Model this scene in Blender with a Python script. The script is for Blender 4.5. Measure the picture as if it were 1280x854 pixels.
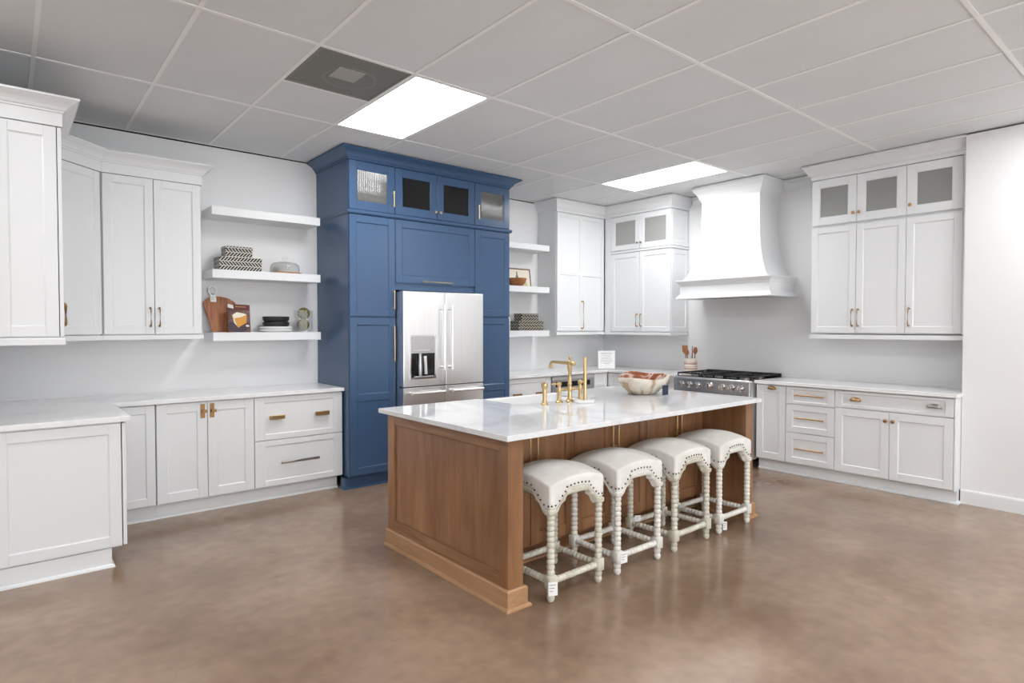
import bpy, bmesh, math, random
from mathutils import Vector, Matrix
random.seed(7)
for o in list(bpy.data.objects): bpy.data.objects.remove(o)
S = bpy.context.scene
COL = S.collection
PI = math.pi
H = 3.035                      # ceiling height
CAM_Z = 1.455

# ------------------------------------------------------------------ camera, world, exposure
cd = bpy.data.cameras.new('camera'); cam = bpy.data.objects.new('camera', cd); COL.objects.link(cam)
cam.location = (0, 0, CAM_Z)
cam.rotation_euler = (math.radians(90 - 1.364), math.radians(0.0), math.radians(-39.865))
cd.sensor_width = 36; cd.lens = 36 * 757.9 / 1280; cd.clip_start = .05; cd.clip_end = 60
S.camera = cam
W = bpy.data.worlds.new('world'); S.world = W; W.use_nodes = True
W.node_tree.nodes['Background'].inputs[0].default_value = (.955, .978, 1, 1)
W.node_tree.nodes['Background'].inputs[1].default_value = 4.0
S.view_settings.view_transform = 'Standard'; S.view_settings.look = 'None'
S.view_settings.gamma = 1; S.view_settings.use_curve_mapping = False
S.view_settings.exposure = 0.24
LAMP = 14.5                    # radiance of the ceiling light diffusers

# ------------------------------------------------------------------ materials
MATS = {}
def lin(c):
    return tuple(((v/255)/12.92 if v/255 <= .04045 else ((v/255+.055)/1.055)**2.4) for v in c)
def mat(name, col, rough=.5, metal=0., spec=.5, coat=0., bump=0., bscale=200., trans=0., ior=1.45, sheen=0., alpha=None):
    m = bpy.data.materials.new(name); m.use_nodes = True
    nt = m.node_tree; b = nt.nodes['Principled BSDF']
    b.inputs['Base Color'].default_value = (*col, 1)
    b.inputs['Roughness'].default_value = rough; b.inputs['Metallic'].default_value = metal
    b.inputs['Specular IOR Level'].default_value = spec; b.inputs['Coat Weight'].default_value = coat
    b.inputs['Coat Roughness'].default_value = .08
    b.inputs['Transmission Weight'].default_value = trans; b.inputs['IOR'].default_value = ior
    b.inputs['Sheen Weight'].default_value = sheen
    if bump:
        tc = nt.nodes.new('ShaderNodeTexCoord'); n = nt.nodes.new('ShaderNodeTexNoise'); bp = nt.nodes.new('ShaderNodeBump')
        n.inputs['Scale'].default_value = bscale; n.inputs['Detail'].default_value = 3
        bp.inputs['Strength'].default_value = bump; bp.inputs['Distance'].default_value = .002
        nt.links.new(tc.outputs['Object'], n.inputs['Vector']); nt.links.new(n.outputs['Fac'], bp.inputs['Height'])
        nt.links.new(bp.outputs['Normal'], b.inputs['Normal'])
    MATS[name] = m
    return m
def ramp(nt, stops):
    r = nt.nodes.new('ShaderNodeValToRGB'); e = r.color_ramp.elements
    e[0].position, e[0].color = stops[0][0], (*stops[0][1], 1); e[1].position, e[1].color = stops[-1][0], (*stops[-1][1], 1)
    for p, c in stops[1:-1]:
        x = e.new(p); x.color = (*c, 1)
    return r
def noisemat(name, stops, scale, stretch=(1,1,1), detail=4, dist=0., rough=.5, rough2=None, bump=0., coat=0., metal=0., spec=.5, rot=(0,0,0), fine=None):
    """colour from a stretched noise; 'fine' = (scale, strength) adds a second fine mottling"""
    m = mat(name, stops[0][1], rough, metal, spec, coat); nt = m.node_tree; b = nt.nodes['Principled BSDF']
    tc = nt.nodes.new('ShaderNodeTexCoord'); mp = nt.nodes.new('ShaderNodeMapping'); n = nt.nodes.new('ShaderNodeTexNoise')
    mp.inputs['Scale'].default_value = stretch; mp.inputs['Rotation'].default_value = rot
    n.inputs['Scale'].default_value = scale; n.inputs['Detail'].default_value = detail; n.inputs['Distortion'].default_value = dist
    r = ramp(nt, stops)
    L = nt.links.new
    L(tc.outputs['Object'], mp.inputs['Vector']); L(mp.outputs['Vector'], n.inputs['Vector']); L(n.outputs['Fac'], r.inputs['Fac'])
    out = r.outputs['Color']
    if fine:
        n2 = nt.nodes.new('ShaderNodeTexNoise'); n2.inputs['Scale'].default_value = fine[0]; n2.inputs['Detail'].default_value = 6
        r2 = ramp(nt, [(.3, (1-fine[1],)*3), (.7, (1+fine[1],)*3)])
        mx = nt.nodes.new('ShaderNodeMix'); mx.data_type = 'RGBA'; mx.blend_type = 'MULTIPLY'; mx.inputs[0].default_value = 1
        L(tc.outputs['Object'], n2.inputs['Vector']); L(n2.outputs['Fac'], r2.inputs['Fac'])
        L(out, mx.inputs[6]); L(r2.outputs['Color'], mx.inputs[7]); out = mx.outputs[2]
    L(out, b.inputs['Base Color'])
    if rough2 is not None:
        mr = nt.nodes.new('ShaderNodeMapRange'); mr.inputs[3].default_value = rough; mr.inputs[4].default_value = rough2
        L(n.outputs['Fac'], mr.inputs[0]); L(mr.outputs[0], b.inputs['Roughness'])
    if bump:
        bp = nt.nodes.new('ShaderNodeBump'); bp.inputs['Strength'].default_value = bump; bp.inputs['Distance'].default_value = .002
        L(n.outputs['Fac'], bp.inputs['Height']); L(bp.outputs['Normal'], b.inputs['Normal'])
    return m
WALL = mat('wall_paint', (.80,.80,.805), .75, spec=.25, bump=.08, bscale=120)
TILE = noisemat('ceiling_tile', [(.35,(.735,.75,.76)),(.65,(.765,.78,.79))], 1.2, detail=8, rough=.9, spec=.1, bump=.0, fine=(160,.05))
TEE = mat('ceiling_tee', (.88,.88,.87), .5)
WHITE = mat('cabinet_white', (.785,.797,.808), .33, spec=.45)
BLUE = mat('cabinet_blue', (.054,.106,.205), .24, spec=.5)
QUARTZ = noisemat('quartz_white', [(.40,(.86,.86,.86)),(.62,(.84,.84,.845)),(.70,(.78,.785,.80))], 1.6, detail=8, dist=1.2, rough=.12, fine=(30,.02))
MARBLE = noisemat('quartz_island', [(.36,(.76,.765,.775)),(.46,(.735,.74,.75)),(.51,(.64,.65,.67)),(.56,(.73,.735,.745)),(.66,(.76,.765,.775))], 1.1, stretch=(1,.45,1), detail=9, dist=1.6, rough=.045, rot=(0,0,.6), fine=(22,.02))
wood_stops = [(.25,(.195,.086,.036)),(.5,(.270,.130,.060)),(.75,(.345,.180,.088))]
WOODV = noisemat('stained_wood_vertical', wood_stops, 3.2, stretch=(4,4,.55), detail=8, dist=.5, rough=.33, coat=.15, fine=(1.8,.20))
WOODY = noisemat('stained_wood_along', wood_stops, 5, stretch=(6,.5,6), detail=7, dist=.8, rough=.33, coat=.15, fine=(2.2,.12))
WOODX = noisemat('stained_wood_across', wood_stops, 5, stretch=(.5,6,6), detail=7, dist=.8, rough=.33, coat=.15, fine=(2.2,.12))
PLINTH = noisemat('stained_wood_plinth', [(.25,(.36,.195,.095)),(.75,(.47,.275,.15))], 5, stretch=(3,.5,8), detail=7, dist=.8, rough=.4, coat=.1)
FLOOR = noisemat('stained_concrete', [(.30,(.178,.110,.069)),(.50,(.268,.180,.122)),(.70,(.356,.255,.184))], 1.0, detail=6, dist=.3, rough=.15, rough2=.27, bump=.0, coat=.15, fine=(12,.10))
BRASS = mat('brushed_brass', (.58,.425,.215), .30, 1.)
BRONZE = mat('bronze_pull', (.46,.28,.135), .32, 1.)
BRASSD = mat('antique_brass', (.34,.20,.09), .35, 1.)
CHAMP = mat('champagne_metal', (.62,.50,.33), .3, 1.)
NICKEL = mat('satin_nickel', (.36,.34,.315), .33, 1.)
STEEL = noisemat('brushed_steel', [(.3,(.86,.86,.86)),(.7,(.92,.92,.92))], 60, stretch=(1,1,.02), rough=.30, metal=1.)
STEELD = noisemat('brushed_steel_range', [(.3,(.50,.50,.51)),(.7,(.60,.60,.61))], 60, stretch=(1,.02,1), rough=.27, metal=1.)
CHROME = mat('polished_chrome', (.8,.8,.8), .08, 1.)
BLACK = mat('cast_iron_black', (.012,.012,.013), .42)
BLACKG = mat('gloss_black', (.006,.006,.007), .08)
GAP = mat('dark_gap', (.02,.02,.022), .8)
CREAM2 = noisemat('antique_cream_paint', [(.3,(.54,.515,.425)),(.7,(.70,.675,.59))], 22, detail=5, rough=.5)
CREAM = noisemat('cream_paint', [(.3,(.68,.655,.60)),(.7,(.80,.785,.74))], 22, detail=5, rough=.5)
LINEN = noisemat('linen', [(.3,(.68,.66,.62)),(.7,(.83,.815,.785))], 7, detail=6, rough=.9, bump=.2, spec=.15, fine=(260,.06))
PORC = mat('white_porcelain', (.88,.88,.88), .12)
CERB = mat('black_stoneware', (.03,.03,.032), .45)
PAPER = mat('paper_white', (.86,.86,.86), .7)
INK = mat('print_grey', (.42,.42,.43), .8)
INKD = mat('print_dark', (.03,.03,.035), .7)
ACACIA = noisemat('acacia_wood', [(.3,(.20,.06,.02)),(.55,(.36,.13,.05)),(.8,(.42,.19,.08))], 7, stretch=(8,8,.7), detail=6, rough=.45)
LIGHTW = noisemat('light_wood', [(.3,(.36,.19,.08)),(.7,(.48,.28,.13))], 8, stretch=(.6,6,6), rough=.5)
UTEN = noisemat('utensil_wood', [(.3,(.25,.09,.03)),(.7,(.40,.17,.07))], 9, stretch=(6,6,.8), rough=.5)
STONE = noisemat('petrified_stone', [(.36,(.74,.68,.60)),(.52,(.66,.58,.49)),(.60,(.42,.27,.14)),(.70,(.72,.66,.58))], 5, detail=7, dist=1.5, rough=.25)
STONEI = noisemat('petrified_stone_inside', [(.34,(.20,.055,.02)),(.50,(.34,.115,.05)),(.57,(.70,.60,.52)),(.62,(.28,.09,.04))], 6, detail=6, dist=2, rough=.3)
NAVYTAG = mat('tag_navy', (.012,.022,.05), .6)
MOSS = noisemat('dried_moss', [(.3,(.03,.03,.006)),(.5,(.12,.115,.02)),(.62,(.20,.13,.05)),(.78,(.36,.29,.17))], 38, detail=4, rough=.9, bump=.8)
GRILL = noisemat('vent_grey', [(.3,(.20,.20,.195)),(.7,(.25,.25,.24))], 150, rough=.7, spec=.2)
GRILL2 = mat('vent_grey_light', (.26,.26,.25), .7, spec=.2)

def glass_mat(name, tint, gloss=.12, rough=.02, frost=0.):
    m = bpy.data.materials.new(name); m.use_nodes = True; nt = m.node_tree; nt.nodes.clear()
    out = nt.nodes.new('ShaderNodeOutputMaterial'); tr = nt.nodes.new('ShaderNodeBsdfTransparent'); gl = nt.nodes.new('ShaderNodeBsdfGlossy')
    lw = nt.nodes.new('ShaderNodeLayerWeight'); lw.inputs[0].default_value = .5; pw = nt.nodes.new('ShaderNodeMath'); pw.operation = 'POWER'; pw.inputs[1].default_value = 4
    fr = nt.nodes.new('ShaderNodeMapRange'); mx = nt.nodes.new('ShaderNodeMixShader'); fr.inputs[3].default_value = gloss*.5; fr.inputs[4].default_value = .75
    nt.links.new(lw.outputs['Facing'], pw.inputs[0]); nt.links.new(pw.outputs[0], fr.inputs[0])
    tr.inputs[0].default_value = (*tint, 1); gl.inputs['Roughness'].default_value = rough
    L = nt.links.new
    a = tr.outputs[0]
    if frost:
        df = nt.nodes.new('ShaderNodeBsdfDiffuse'); df.inputs[0].default_value = (.62,.62,.60,1); m2 = nt.nodes.new('ShaderNodeMixShader'); m2.inputs[0].default_value = frost
        L(a, m2.inputs[1]); L(df.outputs[0], m2.inputs[2]); a = m2.outputs[0]
    L(fr.outputs[0], mx.inputs[0]); L(a, mx.inputs[1]); L(gl.outputs[0], mx.inputs[2]); L(mx.outputs[0], out.inputs[0])
    MATS[name] = m; return m
GLASS = glass_mat('clear_glass', (.985,.99,.988), .06)
GLASSD = glass_mat('seeded_glass', (.40,.42,.42), .14, .03)
GLASSF = glass_mat('fluted_glass', (.55,.57,.56), .2, .10, frost=.18)
GLASSW = glass_mat('satin_cabinet_glass', (.72,.73,.71), .10, .2, frost=.35)
GLASSL = glass_mat('cabinet_glass', (.92,.92,.91), .10, .05, frost=.42)

def chevron_mat(name, dark, light, s=38.):
    """black and bone inlay: slanted dashes in rows that alternate direction"""
    m = mat(name, light, .5); nt = m.node_tree; b = nt.nodes['Principled BSDF']; L = nt.links.new
    tc = nt.nodes.new('ShaderNodeTexCoord'); sp = nt.nodes.new('ShaderNodeSeparateXYZ'); L(tc.outputs['Object'], sp.inputs[0])
    def M(op, a, bb=None):
        n = nt.nodes.new('ShaderNodeMath'); n.operation = op
        for i, v in enumerate((a, bb)):
            if v is None: continue
            if isinstance(v, (int, float)): n.inputs[i].default_value = v
            else: L(v, n.inputs[i])
        return n.outputs[0]
    u = M('ADD', sp.outputs[0], M('MULTIPLY', sp.outputs[1], .9))
    v = M('MULTIPLY', sp.outputs[2], 26.)
    row = M('FLOOR', v); fr = M('SUBTRACT', v, row)
    sgn = M('SUBTRACT', M('MULTIPLY', M('MODULO', row, 2.), 2.), 1.)
    w = M('FRACT', M('ADD', M('MULTIPLY', u, s), M('MULTIPLY', M('MULTIPLY', fr, sgn), 1.3)))
    k = M('MULTIPLY', M('GREATER_THAN', w, .34), M('GREATER_THAN', fr, .12))
    mx = nt.nodes.new('ShaderNodeMix'); mx.data_type = 'RGBA'; L(k, mx.inputs[0])
    mx.inputs[6].default_value = (*light, 1); mx.inputs[7].default_value = (*dark, 1); L(mx.outputs[2], b.inputs['Base Color'])
    return m
INLAY = chevron_mat('bone_inlay', (.015,.015,.017), (.60,.58,.52))
INLAYD = chevron_mat('bone_inlay_dark', (.012,.011,.010), (.42,.39,.32), 22.)

def emit(name, col, s):
    m = bpy.data.materials.new(name); m.use_nodes = True; nt = m.node_tree; nt.nodes.clear()
    o = nt.nodes.new('ShaderNodeOutputMaterial'); e = nt.nodes.new('ShaderNodeEmission'); e.inputs[0].default_value = (*col, 1); e.inputs[1].default_value = s
    nt.links.new(e.outputs[0], o.inputs[0]); return m
LIGHT = emit('lamp_diffuser', (.985, .992, 1), LAMP)

# ------------------------------------------------------------------ mesh helpers
def link(name, data=None, parent=None, m=None):
    o = bpy.data.objects.new(name, data); COL.objects.link(o)
    if parent is not None: o.parent = parent
    if m is not None and data is not None and not data.materials: data.materials.append(m)
    return o
class MB:
    def __init__(s): s.bm = bmesh.new()
    def _f(s, vs):
        try: return s.bm.faces.new(vs)
        except ValueError: return None
    def box(s, x0, x1, y0, y1, z0, z1, bev=0., seg=1):
        v = [s.bm.verts.new((x, y, z)) for x in (x0, x1) for y in (y0, y1) for z in (z0, z1)]
        fs = [s._f([v[i] for i in q]) for q in ((0,1,3,2),(4,6,7,5),(0,4,5,1),(2,3,7,6),(0,2,6,4),(1,5,7,3))]
        if bev:
            es = list({e for f in fs for e in f.edges})
            bmesh.ops.bevel(s.bm, geom=es, offset=bev, segments=seg, affect='EDGES', profile=.5)
        return s
    def prism(s, pts, a, b, axis='z', bev=0.):
        """polygon pts extruded from a to b along axis (x: pts=(y,z), y: pts=(x,z), z: pts=(x,y))"""
        def P(p, t): return {'x': (t, p[0], p[1]), 'y': (p[0], t, p[1]), 'z': (p[0], p[1], t)}[axis]
        A = [s.bm.verts.new(P(p, a)) for p in pts]; B = [s.bm.verts.new(P(p, b)) for p in pts]; n = len(pts)
        fs = [s._f(A[::-1]), s._f(B)] + [s._f([A[i], A[(i+1) % n], B[(i+1) % n], B[i]]) for i in range(n)]
        fs = [f for f in fs if f]
        bmesh.ops.recalc_face_normals(s.bm, faces=fs)
        if bev:
            es = list({e for f in fs[:2] for e in f.edges})
            bmesh.ops.bevel(s.bm, geom=es, offset=bev, segments=1, affect='EDGES', profile=.5)
        return s
    def lathe(s, prof, c=(0,0,0), seg=20, axis='z', sx=1., sy=1., cap=True):
        """prof: (radius, height) from bottom to top"""
        def P(r, a, h):
            x, y = r*math.cos(a)*sx, r*math.sin(a)*sy
            q = {'z': (x, y, h), 'x': (h, x, y), 'y': (x, h, y)}[axis]
            return (q[0]+c[0], q[1]+c[1], q[2]+c[2])
        rings = [[s.bm.verts.new(P(r, 2*PI*i/seg, h)) for i in range(seg)] if r > 1e-6 else [s.bm.verts.new(P(0, 0, h))] for r, h in prof]
        fs = []
        for A, B in zip(rings, rings[1:]):
            for i in range(seg):
                j = (i+1) % seg
                if len(A) == 1 and len(B) == 1: continue
                if len(A) == 1: fs.append(s._f([A[0], B[j], B[i]]))
                elif len(B) == 1: fs.append(s._f([A[i], A[j], B[0]]))
                else: fs.append(s._f([A[i], A[j], B[j], B[i]]))
        if cap and len(rings[0]) > 1: fs.append(s._f(rings[0][::-1]))
        if cap and len(rings[-1]) > 1: fs.append(s._f(rings[-1]))
        bmesh.ops.recalc_face_normals(s.bm, faces=[f for f in fs if f])
        return s
    def tube(s, pts, r, seg=10):
        pts = [Vector(p) for p in pts]; rs = r if isinstance(r, (list, tuple)) else [r]*len(pts)
        rings = []; up = Vector((0,0,1))
        for i, p in enumerate(pts):
            d = (pts[min(i+1, len(pts)-1)] - pts[max(i-1, 0)]).normalized()
            a = d.cross(up)
            if a.length < 1e-4: a = d.cross(Vector((1,0,0)))
            a.normalize(); b = d.cross(a).normalized()
            rings.append([s.bm.verts.new(p + (a*math.cos(2*PI*k/seg) + b*math.sin(2*PI*k/seg))*rs[i]) for k in range(seg)])
        fs = []
        for A, B in zip(rings, rings[1:]):
            for i in range(seg): fs.append(s._f([A[i], A[(i+1) % seg], B[(i+1) % seg], B[i]]))
        fs += [s._f(rings[0][::-1]), s._f(rings[-1])]
        bmesh.ops.recalc_face_normals(s.bm, faces=[f for f in fs if f])
        return s
    def ball(s, c, r, sx=1., sy=1., sz=1., u=12, v=8):
        bmesh.ops.create_uvsphere(s.bm, u_segments=u, v_segments=v, radius=r, matrix=Matrix.Translation(c) @ Matrix.Diagonal((sx, sy, sz, 1)))
        return s
    def sweep(s, path, prof):
        """closed profile (out, z) carried along an open path (x, y); out points to the right of travel"""
        P = [Vector(p) for p in path]; n = len(P); rings = []
        for i in range(n):
            ds = []
            if i > 0: ds.append((P[i]-P[i-1]).normalized())
            if i < n-1: ds.append((P[i+1]-P[i]).normalized())
            ns = [Vector((d.y, -d.x)) for d in ds]
            if len(ns) == 2:
                m = (ns[0]+ns[1]); m = m / (1 + ns[0].dot(ns[1]))
            else: m = ns[0]
            rings.append([s.bm.verts.new((P[i].x+m.x*o, P[i].y+m.y*o, z)) for o, z in prof])
        k = len(prof); fs = []
        for A, B in zip(rings, rings[1:]):
            for i in range(k): fs.append(s._f([A[i], A[(i+1) % k], B[(i+1) % k], B[i]]))
        fs += [s._f(rings[0][::-1]), s._f(rings[-1])]
        bmesh.ops.recalc_face_normals(s.bm, faces=[f for f in fs if f])
        return s
    def build(s, name, m, parent=None, smooth=0):
        """smooth: angle in degrees under which edges are smoothed"""
        me = bpy.data.meshes.new(name); s.bm.to_mesh(me); 
        if smooth:
            for p in me.polygons: p.use_smooth = True
            me.set_sharp_from_angle(angle=math.radians(smooth))
        s.bm.free(); me.materials.append(m)
        return link(name, me, parent)
def tag(o, label, cat, group=None, kind=None):
    o['label'] = label; o['category'] = cat
    if group: o['group'] = group
    if kind: o['kind'] = kind
    return o
def thing(name, label, cat, loc=(0,0,0), rz=0., group=None):
    o = link(name); o.location = loc; o.rotation_euler = (0, 0, rz); o.empty_display_size = .1
    return tag(o, label, cat, group)
def struct(mb, name, m, label, cat, smooth=0):
    return tag(mb.build(name, m, None, smooth), label, cat, kind='structure')

# ------------------------------------------------------------------ the room
XR, YB = 6.49, 5.76            # recess wall on the right, back wall
XW, YW = 6.05, 1.452           # wall standing forward at the right and its corner
XL, YF = -3.5, -3.5            # far sides of the room, out of view
TOP = H - .012
struct(MB().box(XL, XR, YF, YB, -.08, 0), 'floor', FLOOR, 'brown mottled stained concrete floor with soft sheen', 'floor')
struct(MB().box(XL-.12, XR+.12, YB, YB+.12, 0, TOP), 'wall_back', WALL, 'white painted wall behind the blue cabinets and floating shelves', 'wall')
struct(MB().box(XR, XR+.12, YF, YB, 0, TOP), 'wall_right', WALL, 'white painted wall behind the range hood', 'wall')
struct(MB().box(XW, XR, YF, YW, 0, TOP), 'wall_side', WALL, 'white wall standing forward at the end of the cabinet run', 'wall')
struct(MB().box(-.19, -.09, 4.28, YB, 0, TOP), 'wall_left', WALL, 'short white wall behind the left corner cabinets', 'wall')
struct(MB().box(XL-.12, XL, YF, YB, 0, TOP), 'wall_far', WALL, 'white wall on the open side of the showroom', 'wall')
wf = MB().box(XL-.12, XR+.12, YF-.12, YF, 2.62, TOP).box(XL-.12, XR+.12, YF-.12, YF, 0, .35)
FILL_WIN = [(-3.1, -.3), (.1, 2.9), (3.3, 5.8)]  # unseen storefront openings added to let in fill light
for a, b in ((XL-.12, FILL_WIN[0][0]), (FILL_WIN[0][1], FILL_WIN[1][0]), (FILL_WIN[1][1], FILL_WIN[2][0]), (FILL_WIN[2][1], XR+.12)): wf.box(a, b, YF-.12, YF, .35, 2.62)
struct(wf, 'wall_front', WALL, 'white wall with added storefront windows facing the kitchen display', 'wall')
for i, (a, b) in enumerate(FILL_WIN):
    w_ = MB()
    for x in (a, (a+b)/2-.025, b-.05): w_.box(x, x+.05, YF-.10, YF-.03, .35, 2.62)
    for z in (.35, 2.57): w_.box(a, b, YF-.099, YF-.031, z, z+.05)
    w_ = struct(w_, 'window_%d' % (i+1), TEE, ('unseen storefront window added for fill light at the open side of the showroom', 'unseen storefront window added for fill light in the middle of the front wall', 'unseen storefront window added for fill light beside the forward wall')[i], 'window')
    for k in range(2):
        x0 = a+.05 if k == 0 else (a+b)/2+.025; x1 = (a+b)/2-.025 if k == 0 else b-.05
        MB().box(x0, x1, YF-.068, YF-.062, .40, 2.57).build('pane', GLASS, w_)
bb = [(0, 0), (.016, 0), (.016, .10), (.012, .112), (0, .115)]
shoe = [(0, 0), (.016, 0), (.014, .010), (.008, .016), (0, .018)]
base_r = struct(MB().sweep([(XW, YW-.005), (XW, YF)], [(o, z) for o, z in bb]), 'baseboard_right', WHITE, 'white baseboard along the wall standing forward', 'baseboard')
# ceiling: lay-in tiles in a tee grid
GX, GY, TX, TY = .149, 2.105, .613, 1.224
ceil = struct(MB().box(XL-.12, XR+.12, YF-.12, YB+.12, H+.10, H+.14), 'ceiling', TILE, 'suspended ceiling of pale grey lay-in tiles', 'ceiling')
kx0, kx1 = math.floor((XL-GX)/TX), math.ceil((XR-GX)/TX); jy0, jy1 = math.floor((YF-GY)/TY), math.ceil((YB-GY)/TY)
grid = MB()
for k in range(kx0, kx1+1):
    x = GX+k*TX
    if XL < x < XR: grid.box(x-.012, x+.012, YF, YB, H, H+.004).box(x-.0015, x+.0015, YF, YB, H+.004, H+.03)
for j in range(jy0, jy1+1):
    y = GY+j*TY
    if YF < y < YB: grid.box(XL, XR, y-.012, y+.012, H-.0006, H+.0034).box(XL, XR, y-.0015, y+.0015, H+.004, H+.03)
grid.box(GX+2*TX, GX+3*TX, GY+1.5*TY-.012, GY+1.5*TY+.012, H-.0004, H+.0036)
for (a, b, c, d) in ((XL, XR, YB-.02, YB), (XL, XR, YF, YF+.02), (XR-.02, XR, YF, YB), (XL, XL+.02, YF, YB)):
    grid.box(a, b, c, d, H-.0012, H+.003)
grid.build('ceiling_grid', TEE, ceil)
pl = MB()
for (a, b, c, d) in ((XL-.12, XR+.12, YB+.07, YB+.12), (XL-.12, XR+.12, YF-.12, YF-.07), (XR+.07, XR+.12, YF-.07, YB+.07), (XL-.12, XL-.07, YF-.07, YB+.07)): pl.box(a, b, c, d, TOP, H+.10)
pl.build('plenum_leak_block', GAP, ceil)  # unseen dark skirt added to keep sky light out of the ceiling gap
LAMPS = [(3, 1), (8, 1), (-2, 1), (3, -2), (8, -2), (-2, -2), (0, -4)]  # first two are in view; the others are unseen, added for their light
tile_me = None
def tile(x0, x1, y0, y1):
    global tile_me
    x0, x1, y0, y1 = max(x0, XL), min(x1, XR), max(y0, YF), min(y1, YB)
    if x1-x0 < .03 or y1-y0 < .03: return
    if tile_me is None:
        mb = MB().box(-.5, .5, -.5, .5, 0, .015); o = mb.build('ceiling_tile', TILE, ceil); tile_me = o.data
    else: o = link('ceiling_tile', tile_me, ceil)
    o.location = ((x0+x1)/2, (y0+y1)/2, H+.0042 + random.uniform(0, .0006)); o.scale = (x1-x0-.006, y1-y0-.006, 1)
for k in range(kx0, kx1):
    for j in range(jy0, jy1):
        x, y = GX+k*TX, GY+j*TY
        if (k, j) in LAMPS: continue
        if (k, j) == (2, 1): tile(x, x+TX, y+TY/2, y+TY); continue
        tile(x, x+TX, y, y+TY)

# ceiling light panels: each with frame and diffuser
def ceiling_light(k, j, label):
    x, y = GX+k*TX, GY+j*TY
    t = thing('ceiling_light', label, 'ceiling light', (x+TX/2, y+TY/2, H), group='recessed ceiling light panels')
    a, b = TX/2-.014, TY/2-.014
    f = MB()
    f.box(-a, a, -b, -b+.012, -.001, .03).box(-a, a, b-.012, b, -.001, .03).box(-a, -a+.012, -b+.012, b-.012, -.001, .03).box(a-.012, a, -b+.012, b-.012, -.001, .03)
    f.box(-a, a, -b, b, .03, .05).build('frame', TEE, t)
    MB().box(-a+.012, a-.012, -b+.012, b-.012, .004, .01).build('diffuser', LIGHT, t)
LLAB = ['lit white ceiling panel beside the grey air vent', 'lit white ceiling panel in front of the range hood',
        'added out-of-view lit ceiling panel over the open area beside the left wall', 'added out-of-view lit ceiling panel over the open floor in front of the island',
        'added out-of-view lit ceiling panel beside the wall standing forward', 'added out-of-view lit ceiling panel over the open showroom floor', 'added out-of-view lit ceiling panel above the far end of the showroom']
for (k, j), l in zip(LAMPS, LLAB): ceiling_light(k, j, l)
# air vent, half a tile long
vx, vy = GX+2.5*TX, GY+1.25*TY
t = thing('air_vent', 'square grey perforated ceiling air vent beside the light panel', 'air vent', (vx, vy, H))
a = TX/2-.013
MB().box(-a, a, -a, a, .002, .008).build('face_plate', GRILL, t)
fr = MB(); 
for sx in (-1, 1): fr.box(min(sx*a, sx*(a-.014)), max(sx*a, sx*(a-.014)), -a, a, -.002, .006).box(-a, a, min(sx*a, sx*(a-.014)), max(sx*a, sx*(a-.014)), -.002, .006)
fr.build('frame', GRILL2, t)
MB().lathe([(.15,.002),(.15,0),(.17,0),(.17,.002)], (.03,.03,.0005), 32, cap=False).build('duct_collar', GRILL2, t)
MB().box(-.10,.07,-.11,.06, -.002,.003).build('deflector', mat('vent_deflector', (.40,.40,.39), .7, spec=.2), t)

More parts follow.
